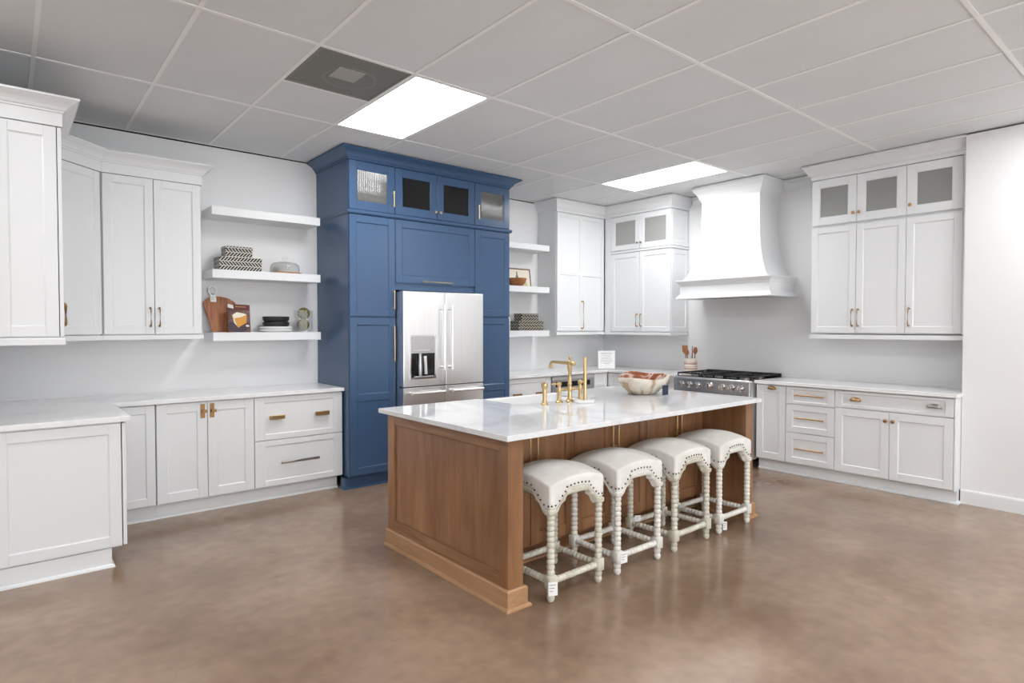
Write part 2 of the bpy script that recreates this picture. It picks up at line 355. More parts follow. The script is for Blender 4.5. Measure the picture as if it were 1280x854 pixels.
# ------------------------------------------------------------------ cabinet parts (local: x width, front at y=0 facing -y)
def crown_prof(zb, zf, zt, out=.085, back=.018):
    d = zt-zf
    return [(-back, zb), (.006, zb), (.006, zf-.012), (.014, zf-.008), (.014, zf), (.022, zf+.06*d), (.032, zf+.28*d), (.048, zf+.50*d),
            (out-.012, zf+.74*d), (out-.008, zf+.80*d), (out, zf+.82*d), (out, zt), (-back, zt)]
def shaker(root, x0, x1, z0, z1, m, st=.058, name='door', vs=(), hs=(), glass=None, y=0., th=.02, mh=None, mv=None, fluted=False, panel_m=None, dep=.0085):
    g = .0021; x0 += g; x1 -= g; z0 += g; z1 -= g
    mb = MB(); b = .0018
    mb.box(x0, x0+st, y, y+th, z0, z1, b).box(x1-st, x1, y, y+th, z0, z1, b)
    mb.box(x0+st, x1-st, y+.0003, y+th, z0, z0+st, b).box(x0+st, x1-st, y+.0003, y+th, z1-st, z1, b)
    for v in vs: mb.box(v-st/2, v+st/2, y+.0003, y+th, z0+st, z1-st, b)
    for h in hs: mb.box(x0+st, x1-st, y+.0006, y+th, h-st/2, h+st/2, b)
    d = mb.build(name, m, root)
    if glass is None:
        # bead around the recess, then the flat panel
        xs = [x0+st]+[w for v in vs for w in (v-st/2, v+st/2)]+[x1-st]; zs = [z0+st]+[w for h in sorted(hs) for w in (h-st/2, h+st/2)]+[z1-st]
        for i in range(0, len(xs), 2):
            for k in range(0, len(zs), 2):
                q = MB(); a, c, e, f = xs[i], xs[i+1], zs[k], zs[k+1]; w = .006
                A = [q.bm.verts.new((px, y+.0035, pz)) for px, pz in ((a, e), (c, e), (c, f), (a, f))]
                B = [q.bm.verts.new((px, y+dep, pz)) for px, pz in ((a+w, e+w), (c-w, e+w), (c-w, f-w), (a+w, f-w))]
                C = [q.bm.verts.new((px, y+.016, pz)) for px, pz in ((a, e), (c, e), (c, f), (a, f))]
                for n in range(4): q._f([A[n], A[(n+1)%4], B[(n+1)%4], B[n]]); q._f([C[n], C[(n+1)%4], A[(n+1)%4], A[n]])
                q._f(B); q._f(C[::-1]); bmesh.ops.recalc_face_normals(q.bm, faces=q.bm.faces[:])
                q.build('panel', panel_m or m, d)
    else:
        q = MB()
        if fluted:
            n = int((x1-x0-2*st)/.012); w = (x1-x0-2*st)/n
            top = []
            for i in range(n):
                for s in range(4): top.append((x0+st+(i+s/4)*w, y+.010-.003*math.sin(PI*s/4)))
            top.append((x1-st, y+.010)); q.prism(top+[(x1-st, y+.013), (x0+st, y+.013)], z0+st-.004, z1-st+.004)
        else: q.box(x0+st-.004, x1-st+.004, y+.009, y+.013, z0+st-.004, z1-st+.004)
        q.build('glass_pane', glass, d)
        r = MB(); w = .008
        r.box(x0+st, x0+st+w, y+.004, y+.0085, z0+st, z1-st).box(x1-st-w, x1-st, y+.004, y+.0085, z0+st, z1-st)
        r.box(x0+st+w, x1-st-w, y+.004, y+.0085, z0+st, z0+st+w).box(x0+st+w, x1-st-w, y+.004, y+.0085, z1-st-w, z1-st)
        r.build('glazing_bead', m, d)
    return d
def bar_v(d, x, z0, z1, m, y=0., r=.005, out=.030, name='handle'):
    mb = MB()
    mb.tube([(x, y-out, z0), (x, y-out, z1)], r, 10)
    for z in (z0+.012, z1-.012): mb.lathe([(r*1.25, 0), (r*.9, .004), (r*.9, out)], (x, y-out, z), 10, 'y'); 
    for z in (z0, z1): mb.lathe([(0, -.003), (r*1.3, -.003), (r*1.3, .003), (0, .003)], (x, y-out, z), 10)
    return mb.build(name, m, d, 50)
def bar_h(d, x0, x1, z, m, y=0., r=.005, out=.030, name='handle', flat=False):
    mb = MB()
    if flat: mb.box(x0, x1, y-out-.007, y-out+.005, z-.010, z+.010, .002)
    else: mb.tube([(x0, y-out, z), (x1, y-out, z)], r, 10)
    for x in (x0+.014, x1-.014): mb.lathe([(r*1.2, 0), (r*.9, .004), (r*.9, out)], (x, y-out, z), 10, 'y')
    if not flat:
        for x in (x0, x1): mb.lathe([(0, -.003), (r*1.3, -.003), (r*1.3, .003), (0, .003)], (x, y-out, z), 10, 'x')
    return mb.build(name, m, d, 50)
def arch_v(d, x, z0, z1, m, y=0., r=.0058, out=.032):
    pts = [(x, y, z0+.006), (x, y-out*.55, z0+.002), (x, y-out*.92, z0+.010), (x, y-out, z0+.024), (x, y-out, z1-.024), (x, y-out*.92, z1-.010), (x, y-out*.55, z1-.002), (x, y, z1-.006)]
    mb = MB().tube(pts, [r*1.5, r*1.1, r, r*.85, r*.85, r, r*1.1, r*1.5], 10)
    return mb.build('handle', m, d, 60)
def knob(d, x, z, m, y=0., r=.016):
    mb = MB().lathe([(r*.62, 0), (r*.62, -.003), (r*.36, -.006), (r*.36, -.016), (r*.95, -.021), (r, -.025), (r*.8, -.030), (0, -.032)], (x, y, z), 16, 'y')
    return mb.build('knob', m, d, 50)
def cup(d, x, z, m, y=0., w=.085, hh=.034, out=.026):
    """cup pull: quarter shell open below"""
    mb = MB(); N, K = 14, 6; g = []
    for i in range(N+1):
        a = PI*i/N; row = []
        for k in range(K+1):
            b = PI/2*k/K
            row.append(mb.bm.verts.new((x - math.cos(a)*w/2*(1-.12*math.sin(b)), y-.001-out*math.sin(b)*math.sin(a)**.6, z+hh*math.sin(a)**.7*math.cos(b)*.9)))
        g.append(row)
    for i in range(N):
        for k in range(K): mb._f([g[i][k], g[i+1][k], g[i+1][k+1], g[i][k+1]])
    mb.box(x-w/2-.004, x+w/2+.004, y-.003, y, z-.004, z+.006, .001)
    o = mb.build('cup_pull', m, d, 60); o.modifiers.new('thick', 'SOLIDIFY').thickness = .002
    return o
def plate_knob(d, x, z, m, y=0.):
    mb = MB().box(x-.016, x+.016, y-.004, y, z-.055, z+.055, .002).box(x-.005, x+.005, y-.024, y-.004, z-.006, z+.006)
    mb.box(x-.011, x+.026, y-.034, y-.022, z-.012, z+.012, .003)
    return mb.build('knob', m, d)
def block_pull(d, x0, x1, z, m, y=0.):
    mb = MB().box(x0, x1, y-.028, y-.012, z-.018, z+.018, .004).box(x0+.02, x1-.02, y-.013, y, z-.008, z+.008)
    return mb.build('block_pull', m, d)
def carcass(root, Wd, z0, z1, depth, m, hollow=None, y0=.024, name='body', x0=0.):
    """solid box, open-fronted box between hollow=(za, zb) where glass doors go"""
    mb = MB()
    if hollow is None: mb.box(x0, Wd, y0, depth, z0, z1, .0012)
    else:
        za, zb = hollow; t_ = .018
        if za > z0: mb.box(x0, Wd, y0, depth, z0, za, .0012)
        mb.box(x0, Wd, y0, depth, zb, z1).box(x0, x0+t_, y0, depth, za, zb).box(Wd-t_, Wd, y0, depth, za, zb).box(x0+t_, Wd-t_, depth-.012, depth, za, zb)
        mb.box(x0+t_, Wd-t_, y0, depth-.012, zb-.018, zb).box(x0+t_, Wd-t_, y0, depth-.012, za, za+.018)
    return mb.build(name, m, root)
def toe_board(root, path, m, h=.112, shoe_m=None):
    k = MB().sweep(path, [(-.012, 0), (0, 0), (0, h), (-.012, h)]).build('toe_kick', m, root)
    MB().sweep(path, shoe).build('shoe_moulding', shoe_m or m, k)
RB, RC = -PI/2, PI/2           # rotation for units on the right wall / on the left wall
def end_panel(root, side, Wd, d0, d1, z0, z1, m, st=.058, **kw):
    d = shaker(root, 0, d1-d0, z0, z1, m, st, name='end_panel', **kw)
    if side == 'L': d.location = (-.02, d1, 0); d.rotation_euler = (0, 0, -PI/2)
    else: d.location = (Wd+.02, d0, 0); d.rotation_euler = (0, 0, PI/2)
    return d
def drawer(root, x0, x1, z0, z1, m, st=.06, rl=.05):
    """drawer front with narrower rails than stiles"""
    g = .0021; x0 += g; x1 -= g; z0 += g; z1 -= g; b = .0018
    d = MB().box(x0, x0+st, 0, .02, z0, z1, b).box(x1-st, x1, 0, .02, z0, z1, b).box(x0+st, x1-st, .0003, .02, z0, z0+rl, b).box(x0+st, x1-st, .0003, .02, z1-rl, z1, b).build('drawer_front', m, root)
    q = MB(); a, c, e, f, w = x0+st, x1-st, z0+rl, z1-rl, .006
    A = [q.bm.verts.new((px, .0035, pz)) for px, pz in ((a, e), (c, e), (c, f), (a, f))]
    B = [q.bm.verts.new((px, .0085, pz)) for px, pz in ((a+w, e+w), (c-w, e+w), (c-w, f-w), (a+w, f-w))]
    C = [q.bm.verts.new((px, .016, pz)) for px, pz in ((a, e), (c, e), (c, f), (a, f))]
    for n in range(4): q._f([A[n], A[(n+1)%4], B[(n+1)%4], B[n]]); q._f([C[n], C[(n+1)%4], A[(n+1)%4], A[n]])
    q._f(B); q._f(C[::-1]); bmesh.ops.recalc_face_normals(q.bm, faces=q.bm.faces[:]); q.build('panel', m, d)
    return d
def light_rail(root, x0, x1, z0, z1, m, ends=()):
    MB().box(x0, x1, .0, .022, z0, z1, .0015).build('light_rail', m, root)

# ------------------------------------------------------------------ left corner: upper cabinets
UZ0, UZ1 = 1.398, 2.600
t = thing('wall_cabinet', 'white wall cabinet with framed end panel beside the left wall', 'cabinet', (.262, 4.37, 0), RC)
carcass(t, .75, UZ0-.005, UZ1, .352, WHITE)
end_panel(t, 'L', .75, .022, .302, UZ0, UZ1, WHITE, .060)
MB().box(-.02, 0, .302, .352, UZ0, UZ1).build('filler_strip', WHITE, t)
d = shaker(t, -.019, .365, UZ0, UZ1, WHITE); arch_v(d, .33, 1.458, 1.607, BRASSD)
d = shaker(t, .365, .75, UZ0, UZ1, WHITE); arch_v(d, .40, 1.458, 1.607, BRASSD)
MB().sweep([(-.02, .352), (-.02, 0), (.75, 0)], [(-.02, 1.353), (.004, 1.353), (.004, 1.388), (0, 1.393), (-.02, 1.393)]).build('light_rail', WHITE, t)
# diagonal corner cabinet
ang = math.atan2(.285, .293); Wd = math.hypot(.285, .293)
t = thing('corner_cabinet', 'white diagonal corner wall cabinet between two wall cabinets', 'cabinet', (.262, 5.12, 0), ang)
ca, sa = math.cos(ang), math.sin(ang)
def inv(x, y): x -= .262; y -= 5.12; return (x*ca+y*sa, -x*sa+y*ca)
MB().prism([(0, .024), (Wd, .024), inv(.555, 5.76), inv(-.09, 5.76), inv(-.09, 5.122), inv(.262, 5.122)], UZ0-.005, UZ1).build('body', WHITE, t)
d = shaker(t, .004, Wd-.004, UZ0, UZ1, WHITE); arch_v(d, .040, 1.458, 1.607, BRASSD)
MB().box(0, Wd, -.002, .022, 1.357, 1.393, .0015).build('light_rail', WHITE, t)
t = thing('wall_cabinet', 'white two-door wall cabinet beside the open shelves of cheese book and boxes', 'cabinet', (.555, 5.405, 0))
carcass(t, .677, UZ0-.005, UZ1, .355, WHITE)
d = shaker(t, .006, .3385, UZ0, UZ1, WHITE); arch_v(d, .308, 1.458, 1.607, BRASSD)
d = shaker(t, .3385, .672, UZ0, UZ1, WHITE); arch_v(d, .369, 1.458, 1.607, BRASSD)
MB().box(0, .685, -.004, .355, 1.357, 1.393, .0015).build('light_rail', WHITE, t)
tag(MB().sweep([(-.09, 4.35), (.262, 4.35), (.262, 5.12), (.555, 5.405), (1.232, 5.405), (1.232, 5.76)], crown_prof(2.602, 2.688, 2.757)).build('crown_moulding', WHITE),
    'white crown moulding turning around the left corner wall cabinets', 'moulding')
# ------------------------------------------------------------------ left corner: base cabinets
BZ0, BZ1 = .120, .872
t = thing('base_cabinet', 'white base cabinet with framed end panel beside the left wall', 'cabinet', (.555, 4.37, 0), RC)
carcass(t, .79, .112, .879, .641, WHITE)
end_panel(t, 'L', .79, .024, .625, BZ0, BZ1, WHITE, .062)
MB().box(-.02, 0, .625, .645, .112, .879).build('filler_strip', WHITE, t)
for x0, x1, kx in ((-.019, .39, .355), (.39, .77, .425)):
    d = shaker(t, x0, x1, BZ0, BZ1, WHITE); knob(d, kx, .80, BRASSD)
toe_board(t, [(-.012, .645), (-.012, .08), (.79, .08)], WHITE)
t = thing('base_cabinet', 'white corner base cabinet with narrow framed door', 'cabinet', (.56, 5.165, 0))
MB().box(-.64, .288, .030, .59, .112, .879, .0012).build('body', WHITE, t)
shaker(t, .0, .287, BZ0, BZ1, WHITE, .058)
toe_board(t, [(-.07, .06), (.29, .06)], WHITE)
t = thing('base_cabinet', 'white base cabinet with two doors and tall backplate knobs', 'cabinet', (.852, 5.165, 0))
carcass(t, .705, .112, .879, .59, WHITE)
d = shaker(t, 0, .352, BZ0, BZ1, WHITE, .070); plate_knob(d, .318, .800, BRASSD)
d = shaker(t, .352, .704, BZ0, BZ1, WHITE, .070); plate_knob(d, .386, .800, BRASSD)
toe_board(t, [(0, .065), (.705, .065)], WHITE)
t = thing('drawer_cabinet', 'white base cabinet with two deep drawers beside the blue cabinet', 'cabinet', (1.557, 5.165, 0))
carcass(t, .763, .112, .879, .59, WHITE)
d = drawer(t, 0, .763, .510, BZ1, WHITE, .080, .046); block_pull(d, .115, .245, .700, BRASS); block_pull(d, .505, .635, .700, BRASS)
d = drawer(t, 0, .763, BZ0, .508, WHITE, .080, .046); bar_h(d, .205, .535, .318, NICKEL, flat=True, out=.034)
toe_board(t, [(0, .065), (.735, .065)], WHITE)
tag(MB().prism([(-.088, 4.335), (.580, 4.335), (.580, 5.14), (2.330, 5.14), (2.330, 5.757), (-.088, 5.757)], .880, .912, bev=.002).build('countertop', QUARTZ),
    'white L-shaped countertop on the left corner base cabinets', 'countertop')

# ------------------------------------------------------------------ blue tall cabinets around the refrigerator
BY = 5.04; BD = YB-BY-.004
def mid_mould(root, path): MB().sweep(path, [(-.03, 2.462), (.004, 2.462), (.014, 2.470), (.018, 2.482), (.018, 2.492), (.006, 2.502), (-.03, 2.502)]).build('mid_moulding', BLUE, root)
def plinth(root, path):
    p_ = MB().sweep(path, [(-.02, 0), (0, 0), (0, .098), (-.02, .098)]).build('toe_kick', BLUE, root)
    MB().sweep(path, shoe).build('shoe_moulding', BLUE, p_)
t = thing('pantry_cabinet', 'tall blue pantry cabinet with fluted glass door beside the drawer cabinet', 'cabinet', (2.335, BY, 0))
carcass(t, .460, .105, 2.936, BD, BLUE, hollow=(2.49, 2.935))
d = shaker(t, .004, .459, .118, 1.542, BLUE, .066, hs=(.817,)); bar_v(d, .432, 1.145, 1.465, CHAMP, r=.006, out=.034)
d = shaker(t, .004, .459, 1.550, 2.460, BLUE, .066); bar_v(d, .432, 1.625, 1.790, CHAMP, r=.006, out=.034)
d = shaker(t, .004, .459, 2.504, 2.936, BLUE, .070, glass=GLASSF, fluted=True); bar_v(d, .432, 2.565, 2.700, CHAMP, r=.006, out=.034)
mid_mould(t, [(0, BD-.001), (0, 0), (.460, 0)]); plinth(t, [(-.028, .14), (-.028, .052), (.460, .052)])
t = thing('bridge_cabinet', 'blue bridge cabinet with lift door and seeded glass doors over the refrigerator', 'cabinet', (2.795, BY, 0))
carcass(t, .920, 1.805, 2.936, BD, BLUE, hollow=(2.49, 2.935))
d = shaker(t, .001, .919, 1.868, 2.460, BLUE, .070); bar_h(d, .275, .615, 1.890, CHAMP, r=.006, out=.034)
d = shaker(t, .001, .460, 2.504, 2.936, BLUE, .070, glass=GLASSD); knob(d, .432, 2.572, CHAMP, r=.014)
d = shaker(t, .460, .919, 2.504, 2.936, BLUE, .070, glass=GLASSD); knob(d, .488, 2.572, CHAMP, r=.014)
mid_mould(t, [(0, 0), (.920, 0)])
t = thing('pantry_cabinet', 'tall blue pantry cabinet with fluted glass door beside the fruit picture shelves', 'cabinet', (3.715, BY, 0))
carcass(t, .465, .105, 2.936, BD, BLUE, hollow=(2.49, 2.935))
d = shaker(t, .001, .461, .118, 1.552, BLUE, .066, hs=(.817,)); bar_v(d, .030, 1.145, 1.465, CHAMP, r=.006, out=.034)
d = shaker(t, .001, .461, 1.562, 2.460, BLUE, .066); bar_v(d, .030, 1.625, 1.790, CHAMP, r=.006, out=.034)
d = shaker(t, .001, .461, 2.504, 2.936, BLUE, .070, glass=GLASSF, fluted=True); bar_v(d, .030, 2.565, 2.700, CHAMP, r=.006, out=.034)
mid_mould(t, [(0, 0), (.465, 0), (.465, BD-.001)]); plinth(t, [(0, .052), (.485, .052), (.485, .12)])
tag(MB().sweep([(2.335, YB), (2.335, BY), (4.180, BY), (4.180, YB)], crown_prof(2.938, 2.958, H-.003, .095)).build('crown_moulding', BLUE),
    'dark blue crown moulding over the tall blue cabinets', 'moulding')

# refrigerator
t = thing('refrigerator', 'stainless steel four-door refrigerator between blue pantry cabinets', 'refrigerator', (2.787, 4.885, 0))
FW = .914
MB().box(.013, FW-.014, .075, .80, .03, 1.785, .004).build('body', STEEL, t)
MB().box(.02, FW-.02, .10, .14, 0, .03).build('base', BLACK, t)
dl = MB().box(0, .4545, 0, .068, .902, 1.788, .006, 2).build('door', STEEL, t)
dr = MB().box(.4595, FW, 0, .068, .902, 1.788, .006, 2).build('door', STEEL, t)
d3 = MB().box(0, .4545, 0, .068, .06, .893, .006, 2).build('lower_door', STEEL, t)
d4 = MB().box(.4595, FW, 0, .068, .06, .893, .006, 2).build('lower_door', STEEL, t)
MB().box(-.002, FW+.002, .03, .072, .892, .903).build('gasket', GAP, t)
def fr_handle(d, a, b):
    mb = MB(); A, B = Vector(a), Vector(b); u = (B-A).normalized()
    mb.tube([A, B], .0125, 14)
    for p in (A+u*.02, B-u*.02):
        mb.tube([p, (p.x, 0, p.z)], .013, 12)
    for p in (A, B): mb.tube([p-u*.006, p+u*.006], .0165, 14)
    mb.build('handle', CHROME if False else STEEL, d, 50)
fr_handle(dl, (.412, -.055, 1.055), (.412, -.055, 1.650)); fr_handle(dr, (.502, -.055, 1.055), (.502, -.055, 1.650))
fr_handle(d3, (.062, -.050, .842), (.412, -.050, .842)); fr_handle(d4, (.520, -.050, .842), (.870, -.050, .842))
# ice and water dispenser: steel surround, dark niche and its spouts
dx0, dx1, dz0, dz1 = .080, .335, .985, 1.365
s_ = MB()
for q in ((dx0-.016, dx0, dz0-.016, dz1+.016), (dx1, dx1+.016, dz0-.016, dz1+.016), (dx0, dx1, dz0-.016, dz0), (dx0, dx1, dz1, dz1+.016)): s_.box(q[0], q[1], -.006, .002, q[2], q[3], .002)
disp = s_.build('dispenser_surround', CHROME, dl)
MB().box(dx0, dx1, -.002, .001, dz0, dz0+.225).build('dispenser_niche', BLACKG, disp)
MB().box(dx0, dx1, -.004, .001, dz0+.225, dz1, .001).build('dispenser_panel', STEELD, disp)
MB().box(dx0+.03, dx0+.20, -.0055, -.003, dz0+.250, dz0+.258).build('dispenser_display', CHROME, disp)
MB().lathe([(.018, dz0+.012), (.022, dz0+.10), (.016, dz0+.20), (.018, dz0+.225)], (dx0+.085, -.018, 0), 12).build('dispenser_spout', STEELD, disp, 50)
MB().prism([(dx0+.135, dz0+.03), (dx0+.165, dz0+.03), (dx0+.155, dz0+.20), (dx0+.125, dz0+.20)], -.02, -.004, 'y').build('dispenser_paddle', STEEL, disp)
MB().box(dx0+.02, dx1-.02, -.022, -.002, dz0+.002, dz0+.014, .002).build('drip_tray', STEELD, disp)

# ------------------------------------------------------------------ back wall right of the blue cabinets
t = thing('drawer_cabinet', 'white base cabinet with block-pull drawer beside the blue pantry', 'cabinet', (4.19, 5.165, 0))
carcass(t, .72, .112, .879, .59, WHITE)
d = drawer(t, 0, .72, .56, BZ1, WHITE, .075, .050); block_pull(d, .125, .255, .690, BRASSD); block_pull(d, .465, .595, .690, BRASSD)
drawer(t, 0, .72, BZ0, .558, WHITE, .075, .050)
toe_board(t, [(0, .065), (.72, .065)], WHITE)
t = thing('microwave_drawer', 'stainless microwave drawer with black strip under the back countertop', 'microwave', (4.915, 5.165, 0))
MB().box(0, .74, .03, .57, .112, .879).build('cabinet_body', WHITE, t)
MB().box(.012, .728, 0, .03, .45, .868, .003).build('drawer_front', STEELD, t)
MB().box(.012, .728, -.012, 0, .825, .868, .002).build('top_trim', STEEL, t)
MB().box(.08, .66, -.006, 0, .740, .800, .001).build('control_strip', BLACKG, t)
shaker(t, 0, .74, BZ0, .445, WHITE)
toe_board(t, [(0, .065), (.74, .065)], WHITE)
t = thing('base_cabinet', 'white inner corner base cabinet under the paper sign', 'cabinet', (5.66, 5.165, 0))
MB().box(0, .829, .024, .593, .112, .879).build('body', WHITE, t)
d = drawer(t, 0, .244, .70, BZ1, WHITE, .055, .040); shaker(t, 0, .244, BZ0, .698, WHITE)
toe_board(t, [(0, .065), (.31, .065)], WHITE)
t = thing('base_cabinet', 'white base cabinet with ring pull beside the steel range', 'cabinet', (5.905, 5.165, 0), RB)
MB().box(0, 1.07, .024, .583, .112, .879).build('body', WHITE, t)
for x0, x1 in ((0.01, .54), (.54, 1.07)):
    d = drawer(t, x0, x1, .70, BZ1, WHITE, .06, .04)
    if x0 > .1:
        MB().tube([(.93+.022*math.cos(a*PI/8), -.014, .815+.022*math.sin(a*PI/8)) for a in range(17)], .004, 8).build('ring_pull', NICKEL, d, 60)
        MB().lathe([(.012, 0), (.008, -.014)], (.93, 0, .838), 10, 'y').build('ring_mount', NICKEL, d)
    shaker(t, x0, x1, BZ0, .698, WHITE)
toe_board(t, [(.07, .07), (1.07, .07)], WHITE)
tag(MB().prism([(4.183, 5.14), (5.878, 5.14), (5.878, 4.090), (6.488, 4.090), (6.488, 5.757), (4.183, 5.757)], .880, .912, bev=.002).build('countertop', QUARTZ),
    'white L-shaped countertop in the back corner under the paper sign', 'countertop')
# wall cabinets in the back corner
t = thing('wall_cabinet', 'white wall cabinet with one four-panel door in the back corner', 'cabinet', (5.24, 5.41, 0))
carcass(t, .879, 1.395, 2.905, .348, WHITE)
d = shaker(t, .004, .872, 1.405, 2.880, WHITE, .052, vs=(.436,), hs=(2.135,)); arch_v(d, .444, 1.435, 1.790, BRONZE, r=.0065, out=.036)
MB().box(-.006, .879, -.004, .348, 1.357, 1.393, .0015).build('light_rail', WHITE, t)
t = thing('wall_cabinet', 'white wall cabinet with two glass doors above beside the range hood', 'cabinet', (6.12, 5.30, 0), RB)
carcass(t, .915, 1.390, 2.905, .368, WHITE, hollow=(2.430, 2.890))
MB().box(-.10, 0, .0, .02, 1.390, 2.905).build('filler_strip', WHITE, t)
for x0, x1, hx, kx in ((.0, .467, .436, .440), (.467, .933, .498, .494)):
    d = shaker(t, x0, x1, 1.398, 2.402, WHITE); arch_v(d, hx, 1.462, 1.622, BRONZE)
    d = shaker(t, x0, x1, 2.440, 2.880, WHITE, .062, glass=GLASSL); knob(d, kx, 2.515, NICKEL, r=.014)
end_panel(t, 'R', .915, .022, .366, 1.398, 2.402, WHITE, .055); end_panel(t, 'R', .915, .022, .366, 2.440, 2.880, WHITE, .055)
MB().sweep([(-.1, 0), (.937, 0), (.937, .368)], [(-.03, 1.357), (.003, 1.357), (.003, 1.390), (-.03, 1.390)]).build('light_rail', WHITE, t)
MB().sweep([(0, 0), (.935, 0), (.935, .368)], [(-.02, 2.406), (.004, 2.406), (.010, 2.418), (.010, 2.428), (.003, 2.434), (-.02, 2.434)]).build('mid_moulding', WHITE, t)
tag(MB().sweep([(5.24, 5.76), (5.24, 5.41), (6.12, 5.41), (6.12, 4.365), (6.49, 4.365)], crown_prof(2.884, 2.925, H-.003, .07)).build('crown_moulding', WHITE),
    'white crown moulding over the back corner wall cabinets', 'moulding')
for i, (a, b) in enumerate(((4.29, 4.00), (3.16, 2.80))):
    struct(MB().sweep([(XR, a), (XR, b)], crown_prof(2.905, 2.940, H-.003, .06, 0.)), 'trim_%d' % (i+1), WHITE, ('white ceiling moulding between the corner wall cabinets and the hood', 'white ceiling moulding between the hood and the right wall cabinets')[i], 'moulding')

# ------------------------------------------------------------------ right wall: wall cabinets
def right_upper(y0, Wd, label, doors, filler=0):
    t = thing('wall_cabinet', label, 'cabinet', (6.13, y0, 0), RB)
    carcass(t, Wd+filler, 1.390, 2.905, .358, WHITE, hollow=(2.432, 2.895))
    for x0, x1, hx in doors:
        d = shaker(t, x0, x1, 1.398, 2.424, WHITE); arch_v(d, hx, 1.462, 1.625, BRONZE)
        d = shaker(t, x0, x1, 2.444, 2.886, WHITE, .070, glass=GLASSW); knob(d, hx, 2.530, BRONZE, r=.015)
    if filler: MB().box(Wd, Wd+filler, .0, .024, 1.39, 2.905).build('filler_strip', WHITE, t)
    MB().box(-.01 if Wd > .5 else 0, Wd+filler, -.004, .358, 1.342, 1.383, .0015).build('light_rail', WHITE, t)
right_upper(2.72, .82, 'white wall cabinet with two glass doors above beside the forward wall', [(0, .41, .385), (.41, .82, .436)])
right_upper(1.90, .415, 'narrow white wall cabinet with one glass door above against the forward wall', [(0, .415, .032)], .03)
tag(MB().sweep([(XR, 2.72), (6.13, 2.72), (6.13, YW+.002)], crown_prof(2.890, 2.930, H-.003, .075)).build('crown_moulding', WHITE),
    'white crown moulding over the right wall cabinets against the forward wall', 'moulding')
# right wall: base cabinets
t = thing('base_cabinet', 'narrow white pull-out base cabinet with brass cup pull beside the range', 'cabinet', (5.905, 3.160, 0), RB)
carcass(t, .308, .112, .879, .583, WHITE)
d = shaker(t, .003, .306, BZ0, BZ1, WHITE, .066); cup(d, .165, .832, BRASSD)
toe_board(t, [(0, .07), (.308, .07)], WHITE)
t = thing('drawer_cabinet', 'white base cabinet with three drawers and brass bar pulls', 'cabinet', (5.905, 2.852, 0), RB)
carcass(t, .460, .112, .879, .583, WHITE)
for z0, z1, rl, hz in ((.702, BZ1, .026, .795), (.424, .700, .058, .572), (BZ0, .422, .058, .272)):
    d = drawer(t, 0, .460, z0, z1, WHITE, .064, rl); bar_h(d, .108, .368, hz, BRONZE, r=.0068)
toe_board(t, [(0, .07), (.460, .07)], WHITE)
t = thing('base_cabinet', 'wide white base cabinet with unmatched cup pulls beside the forward wall', 'cabinet', (5.905, 2.392, 0), RB)
carcass(t, .937, .112, .879, .583, WHITE)
d = drawer(t, 0, .925, .714, BZ1, WHITE, .060, .026); cup(d, .180, .786, BRONZE); c_ = cup(d, .790, .786, NICKEL, w=.105); c_['label'] = 'satin nickel cup pull'
d = shaker(t, 0, .456, BZ0, .710, WHITE, .066); knob(d, .430, .634, BRASSD, r=.017)
d = shaker(t, .456, .925, BZ0, .710, WHITE, .066); knob(d, .488, .634, BRASSD, r=.017)
MB().box(.9265, .937, .002, .024, .114, .879, .001).build('end_stile', WHITE, t)
toe_board(t, [(0, .07), (.934, .07), (.934, .142)], WHITE)
tag(MB().prism([(5.878, 3.165), (5.878, 1.442), (6.047, 1.442), (6.047, 1.456), (6.488, 1.456), (6.488, 3.165)], .880, .912, bev=.002).build('countertop', QUARTZ),
    'white straight countertop over the right base cabinets', 'countertop')

# ------------------------------------------------------------------ range hood (local frame: origin on the wall, x towards -y of the room)
t = thing('range_hood', 'white curved range hood with moulded ledge above the range', 'range hood', (XR, 3.59, 0))
def hood_ring(f, z): return [(0, .345+f*.155, z), (-.39-f*.13, .345+f*.155, z), (-.39-f*.13, -.345-f*.155, z), (0, -.345-f*.155, z)]
mb = MB(); rings = []
NZ = 22
for i in range(NZ+1):
    u = i/NZ; z = 1.984+(2.985-1.984)*u; uu = min(1, (z-1.984)/.886)
    rings.append([mb.bm.verts.new(p) for p in hood_ring((1-uu)**3.8, z)])
for A, B in zip(rings, rings[1:]):
    for i in range(4): mb._f([A[i], A[(i+1) % 4], B[(i+1) % 4], B[i]])
mb._f(rings[0][::-1]); mb._f(rings[-1]); bmesh.ops.recalc_face_normals(mb.bm, faces=mb.bm.faces[:])
mb.build('chimney', WHITE, t, 30)
led = MB().sweep([(0, .51), (-.51, .51), (-.51, -.51), (0, -.51)],
    [(-.06, 1.775), (.06, 1.775), (.06, 1.784), (.046, 1.796), (.036, 1.812), (.030, 1.822), (.022, 1.826), (.022, 1.920), (.030, 1.924), (.034, 1.940), (.050, 1.962), (.060, 1.972), (.060, 1.984), (-.06, 1.984)])
led.box(-.45, 0, -.45, .45, 1.80, 1.984)
led.build('ledge', WHITE, t)
MB().box(-.40, -.06, -.40, .40, 1.784, 1.80).build('filter', NICKEL, t)
MB().sweep([(0, .345), (-.39, .345), (-.39, -.345), (0, -.345)], crown_prof(2.868, 2.888, H-.003, .085, .02)).build('crown', WHITE, t)

